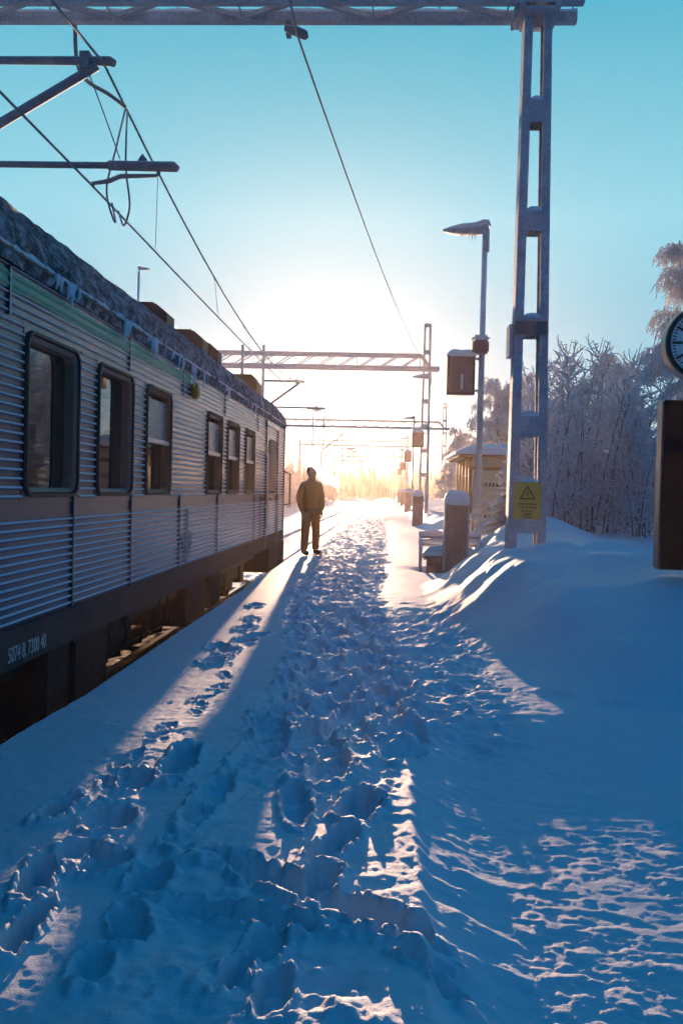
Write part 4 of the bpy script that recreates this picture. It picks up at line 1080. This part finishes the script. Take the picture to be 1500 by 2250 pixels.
def bush_meshes(seed, h, nst, spread=.5, dens=1.0, thick=1.0):
    rr = random.Random(seed); tr, cw = TB(), TB()
    for s in range(nst):
        a = rr.random() * 2 * math.pi; lean = rr.uniform(.05, spread); hh = h * rr.uniform(.55, 1.08)
        b0 = (rr.uniform(-.4, .4), rr.uniform(-.4, .4), -.15); pts = []; n = 7
        for i in range(n + 1):
            u = i / n; w = lean * hh * u * (.6 + .6 * u) * .5
            pts.append((b0[0] + math.cos(a) * w + rr.uniform(-.05, .05) * u, b0[1] + math.sin(a) * w + rr.uniform(-.05, .05) * u, b0[2] + hh * u))
        tr.twig(pts, [.019 * thick * (1 - .6 * i / n) for i in range(n)] + [.006], 5)
        k = int(hh * 8 * dens)
        for j in range(k):
            u = rr.uniform(.04, .93); f = u * n; i = min(n - 1, int(f)); f -= i
            p = tuple(pts[i][q] * (1 - f) + pts[i + 1][q] * f for q in range(3))
            L = (1.15 - .7 * u) * rr.uniform(.3, 1.0) * (.5 + .16 * h); d = rdir(rr, 5, 62)
            p1 = padd(p, d, L * .5); d2 = (d[0] * rr.uniform(.6, 1.1), d[1] * rr.uniform(.6, 1.1), d[2] + rr.uniform(-.25, .45)); p2 = padd(p1, d2, L * .5)
            r = .019 * thick
            cw.twig([p, p1, p2], [r, r * .85, r * .45])
            for q in range(rr.randint(2, 4)):
                v = rr.uniform(.25, 1); pp = padd(p, d, L * v) if v < .5 else padd(p1, d2, L * (v - .5))
                d3 = rdir(rr, -15, 60); d3 = (d3[0] * .7 + d[0] * .6, d3[1] * .7 + d[1] * .6, d3[2] * .8 + .15); l = rr.uniform(.10, .32)
                e = padd(pp, d3, l)
                cw.twig([pp, e], [r * .75, r * .4])
                if rr.random() < .5: cw.twig([padd(pp, d3, l * .5), padd(padd(pp, d3, l * .5), rdir(rr, -10, 60), l * .6)], [r * .62, r * .35])
    return tr.mesh('stem', M_bark), cw.mesh('twigs', M_twig)
def conifer_meshes(seed, h, w, full=1.0, fine=1):
    rr = random.Random(seed); tr, cw = TB(), TB()
    tr.twig([(0, 0, -.3), (0, 0, h * .5), (0, 0, h)], [.018 * h, .011 * h, .01], 6)
    z = h * .10
    while z < h * .985:
        u = z / h; Lm = w * (1 - u) ** .8 * full + .06
        for k in range(rr.randint(5, 7)):
            a = rr.random() * 6.283; L = Lm * rr.uniform(.6, 1.1); droop = rr.uniform(.12, .45)
            p0 = (0, 0, z + rr.uniform(-.1, .1)); ca, sa = math.cos(a), math.sin(a)
            p1 = (ca * L * .55, sa * L * .55, p0[2] - droop * L * .3); p2 = (ca * L, sa * L, p0[2] - droop * L * .75)
            cw.twig([p0, p1, p2], [.02 + .012 * L, .02 + .01 * L, .01])
            m_ = int(3 + 7 * L * fine)
            for q in range(m_):
                v = (q + .6) / m_; c = (ca * L * v, sa * L * v, p0[2] - droop * L * v * .72); sp = (.10 + .16 * L * (1 - .5 * v)) * rr.uniform(.6, 1.2) / (fine ** .35)
                for s in (-1, 1):
                    cw.quad(padd(c, (-sa * s, ca * s, -.35), sp * .6), (-sa * s * sp, ca * s * sp, -.45 * sp), (ca * sp * .35, sa * sp * .35, -.1 * sp))
        z += h * rr.uniform(.022, .036) / (fine ** .4)
    return tr.mesh('trunk', M_bark), cw.mesh('crown', M_needle)
def birch_meshes(seed, h, w, nl=16, tips=1.0):
    rr = random.Random(seed); tr, cw = TB(), TB()
    pts = [(rr.uniform(-.02, .02) * h * i / 8, rr.uniform(-.02, .02) * h * i / 8, h * i / 8 - (.3 if i == 0 else 0)) for i in range(9)]
    tr.twig(pts, [.014 * h * (1 - .9 * i / 8) + .01 for i in range(9)], 6)
    for j in range(nl):
        u = .28 + .70 * j / nl; i = min(7, int(u * 8)); p = pts[i]; p = (p[0], p[1], u * h)
        a = rr.random() * 6.283; L = w * (1.15 - .8 * u) * rr.uniform(.7, 1.15); e = R(rr.uniform(25, 60)); lp = [p]
        for k in range(1, 6):
            e -= R(rr.uniform(4, 22)); lp.append((lp[-1][0] + math.cos(a) * math.cos(e) * L / 5, lp[-1][1] + math.sin(a) * math.cos(e) * L / 5, lp[-1][2] + math.sin(e) * L / 5)); a += rr.uniform(-.2, .2)
        tr.twig(lp, [.05 * (1 - .85 * k / 5) * (h / 9) + .006 for k in range(6)], 4)
        for q in range(int(L * 40 * tips)):
            v = rr.uniform(.15, 1) * 5; k = min(4, int(v)); f = v - k; pp = tuple(lp[k][c] * (1 - f) + lp[k + 1][c] * f for c in range(3))
            a2 = rr.random() * 6.283; l = rr.uniform(.12, .55); o = rr.uniform(.15, .5)
            t1 = (pp[0] + math.cos(a2) * o * .6, pp[1] + math.sin(a2) * o * .6, pp[2] + rr.uniform(-.05, .25)); t2 = (pp[0] + math.cos(a2) * o, pp[1] + math.sin(a2) * o, pp[2] - l * .45); t3 = (t2[0] + math.cos(a2) * .05, t2[1] + math.sin(a2) * .05, t2[2] - l * .5)
            cw.twig([pp, t1, t2, t3], [.016, .018, .018, .008])
            for z in range(6):
                g = rr.random(); c = tuple(t1[x] * (1 - g) + t3[x] * g for x in range(3)); d = rdir(rr, -80, 10); ll = rr.uniform(.07, .2)
                cw.twig([c, padd(c, d, ll)], [.017, .006])
    return tr.mesh('trunk', M_bark), cw.mesh('crown', M_twig)
def plant(kind, meshes, label, cat, x, y, z, rot=0, sc=1.0, group=None):
    t = thing(kind, label, cat, (x, y, z), group); t.rotation_euler = (0, 0, rot); t.scale = (sc, sc, sc)
    for me in meshes: link(me.name.split('.')[0], me, t)
    return t
rr = random.Random(21)
BV = [bush_meshes(100 + i, 3.1 + .25 * i, 8, .62, .95, 1.0) for i in range(5)]
BUSH = [ # x, y, scale, label
 (2.75, 16.6, .80, 'frosted bush just right of the mast foot, seen past the yellow sign'),
 (3.35, 17.4, .92, 'frosted bush with crossing upright shoots above the middle of the snow bank'),
 (4.0, 17.6, .90, 'frosted bush left of the information screen, tall whip-like shoots'),
 (4.6, 17.0, .80, 'low frosted bush close beside the information screen edge'),
 (3.0, 19.5, .95, 'frosted bush behind the mast, seen through its middle openings'),
 (3.75, 20.3, 1.0, 'dense frosted bush in the second row, middle of the thicket'),
 (4.6, 20.0, 1.05, 'dense frosted bush in the second row, left of the clock'),
 (5.5, 19.4, 1.0, 'frosted bush behind the information screen and clock'),
 (5.3, 23.0, 1.15, 'tall frosted bush in the back row below the big birch'),
 (4.3, 23.4, 1.1, 'frosted bush in the back row, right of the mast'),
 (6.4, 22.5, 1.15, 'frosted bush in the back row behind the clock'),
 (4.9, 14.6, .72, 'frosted bush hidden mostly by the information screen'),
 (6.2, 16.5, .95, 'frosted bush right of the information screen'),
 (5.9, 12.2, .9, 'frosted bush standing beyond the right edge of the snow bank'),
 (7.6, 18.5, 1.1, 'large frosted bush far right of the clock'),
 (7.2, 13.5, 1.0, 'frosted bush right of the thicket'),
 (6.3, 9.0, .95, 'frosted bush reflected in the nearest coach window'),
 (7.5, 6.5, 1.0, 'frosted bush far out on the right of the platform'),
 (3.9, 26.5, .95, 'frosted bush beside the end panel of the waiting shelter'),
 (5.2, 27.5, 1.2, 'tall frosted bush behind the waiting shelter'),
]
for i, (x, y, s, lb) in enumerate(BUSH):
    plant('frosted_bush', BV[i % 5], lb, 'bush', x, y, height(x, y) if x < 8 else -.2, rr.random() * 6.28, s, 'frosted bushes of the thicket')
SPR = conifer_meshes(300, 1.9, .75, 1.0, 2)
plant('spruce_sapling', SPR, 'small snowy spruce sapling poking out left of the mast in front of the shelter', 'tree', 2.35, 17.6, height(2.35, 17.6) - .1, .6, .95)
BI = [birch_meshes(400 + i, 9.5 + i * .3, 2.6, 30, 1.4) for i in range(2)]
plant('birch', BI[0], 'big frosted weeping birch rising behind the clock at the right edge', 'tree', 9.5, 30, -.2, 2.6, 1.04)
plant('birch', BI[1], 'frosted birch left of and below the big birch, above the thicket', 'tree', 8.1, 35.5, -.3, 4.0, .70)
plant('birch', BI[0], 'frosted birch beyond the right edge of the photo, reflected in the windows', 'tree', 11.5, 26, -.4, 1.0, .95)
B2 = birch_meshes(420, 6.2, 1.9, 22, 1.2)
plant('birch', B2, 'drooping frosted birch directly behind the nearest lamp post', 'tree', 4.2, 38, .2, .3, .92)
plant('birch', B2, 'smaller frosted birch left of the nearest lamp post above the shelter roof', 'tree', 3.15, 44, .2, 2.3, .66)
plant('birch', B2, 'frosted birch seen through the mast above the shelter', 'tree', 5.4, 40, .2, 4.3, 1.0)
plant('birch', B2, 'frosted birch between the shelter and the third gantry mast', 'tree', 5.3, 60, .2, 5.3, .75)
CV = [conifer_meshes(500 + i, 6.5 + .6 * i, 1.35, 1.0, 1.0) for i in range(4)]
n = 0
for k in range(46):    # right-hand side behind the platform
    y = rr.uniform(50, 210); x = rr.uniform(7, 12) + (y - 50) * rr.uniform(.0, .12)
    if abs(x - 4.95) < 2: continue
    plant('snowy_spruce', CV[k % 4], 'hazy snow-covered spruce on the right, between the lamp posts and the thicket', 'tree', x, y, -.5, rr.random() * 6.28, rr.uniform(.45, .8), 'spruces on the right of the line')
for k in range(30):
    y = rr.uniform(9, 60); x = rr.uniform(10, 24)
    plant('snowy_spruce', CV[k % 4], 'snow-covered spruce in the wood beyond the thicket on the far right', 'tree', x, y, -.6, rr.random() * 6.28, rr.uniform(.7, 1.0), 'spruces far right of the platform')
for k in range(130):    # left of the line, ahead
    y = 85 * math.exp(rr.random() * 1.3); x = -11.2 - abs(rr.gauss(0, 6))
    plant('snowy_spruce', CV[k % 4], 'hazy spruce in the glowing wood left of the line ahead', 'tree', x, y, -.6, rr.random() * 6.28, rr.uniform(.55, .95), 'spruces left of the line')
for k in range(24):    # the curve at the end of the line
    y = rr.uniform(250, 300); x = rr.uniform(-14, 12)
    plant('snowy_spruce', CV[k % 4], 'hazy spruce where the line curves away at the far end', 'tree', x, y, -.6, rr.random() * 6.28, rr.uniform(.5, .8), 'spruces at the end of the line')
fw_ = TB(); rr = random.Random(77)
for k in range(1500):
    y = rr.uniform(270, 400); x = rr.uniform(-130, 110); h = rr.uniform(5, 10.5); w = h * .16; z = -.8
    a0 = rr.random() * 6
    for lv in range(4):
        zb_ = z + h * (.08 + .22 * lv); zt_ = z + h * min(1, .45 + .2 * lv); wl_ = w * (1 - .2 * lv) * rr.uniform(.8, 1.2); nn = len(fw_.v)
        for j in range(5): fw_.v.append((x + math.cos(a0 + j * 1.2566) * wl_, y + math.sin(a0 + j * 1.2566) * wl_, zb_ + rr.uniform(-.3, .3)))
        fw_.v.append((x, y, zt_))
        for j in range(5): fw_.f.append((nn + j, nn + (j + 1) % 5, nn + 5))
tag(link('far_forest', fw_.mesh('far_forest', M_needle)), 'far wood closing the view, fading in the sun haze', 'forest', kind='stuff')

# signal far down the line
t = thing('railway_signal', 'tiny railway signal with a red light far down the line', 'signal', (-.45, 200, 0))
b = MB(); b.tube([(0, 0, -1), (0, 0, 3.0)], .06, 8); b.build('post', M_dark, t)
b = MB(); b.box((-.25, -.1, 2.4), (.25, .1, 3.3)); b.build('signal_head', M_dark, t, .03)
m = D.materials.new('red_signal'); m.use_nodes = True; bs = m.node_tree.nodes['Principled BSDF']; bs.inputs['Base Color'].default_value = (.5, .02, .01, 1); bs.inputs['Emission Color'].default_value = (1, .08, .02, 1); bs.inputs['Emission Strength'].default_value = 3
b = MB(); b.tube([(0, -.12, 2.75), (0, -.101, 2.75)], .14, 14); b.build('lens', m, t)

# ------------------------------------------------------------------ frosty air
m = D.materials.new('frosty_air'); m.use_nodes = True; t_ = m.node_tree; t_.nodes.clear()
pv = nd(t_, 'ShaderNodeVolumePrincipled'); pv.inputs['Color'].default_value = (1.0, 0.80, 0.64, 1); pv.inputs['Density'].default_value = 0.00036; pv.inputs['Anisotropy'].default_value = .76
oo = nd(t_, 'ShaderNodeOutputMaterial'); t_.links.new(pv.outputs[0], oo.inputs['Volume'])
b = MB(); b.box((-262, -72, -2.6), (262, 532, 10.9)); hz = b.build('haze', m); tag(hz, kind='stuff')
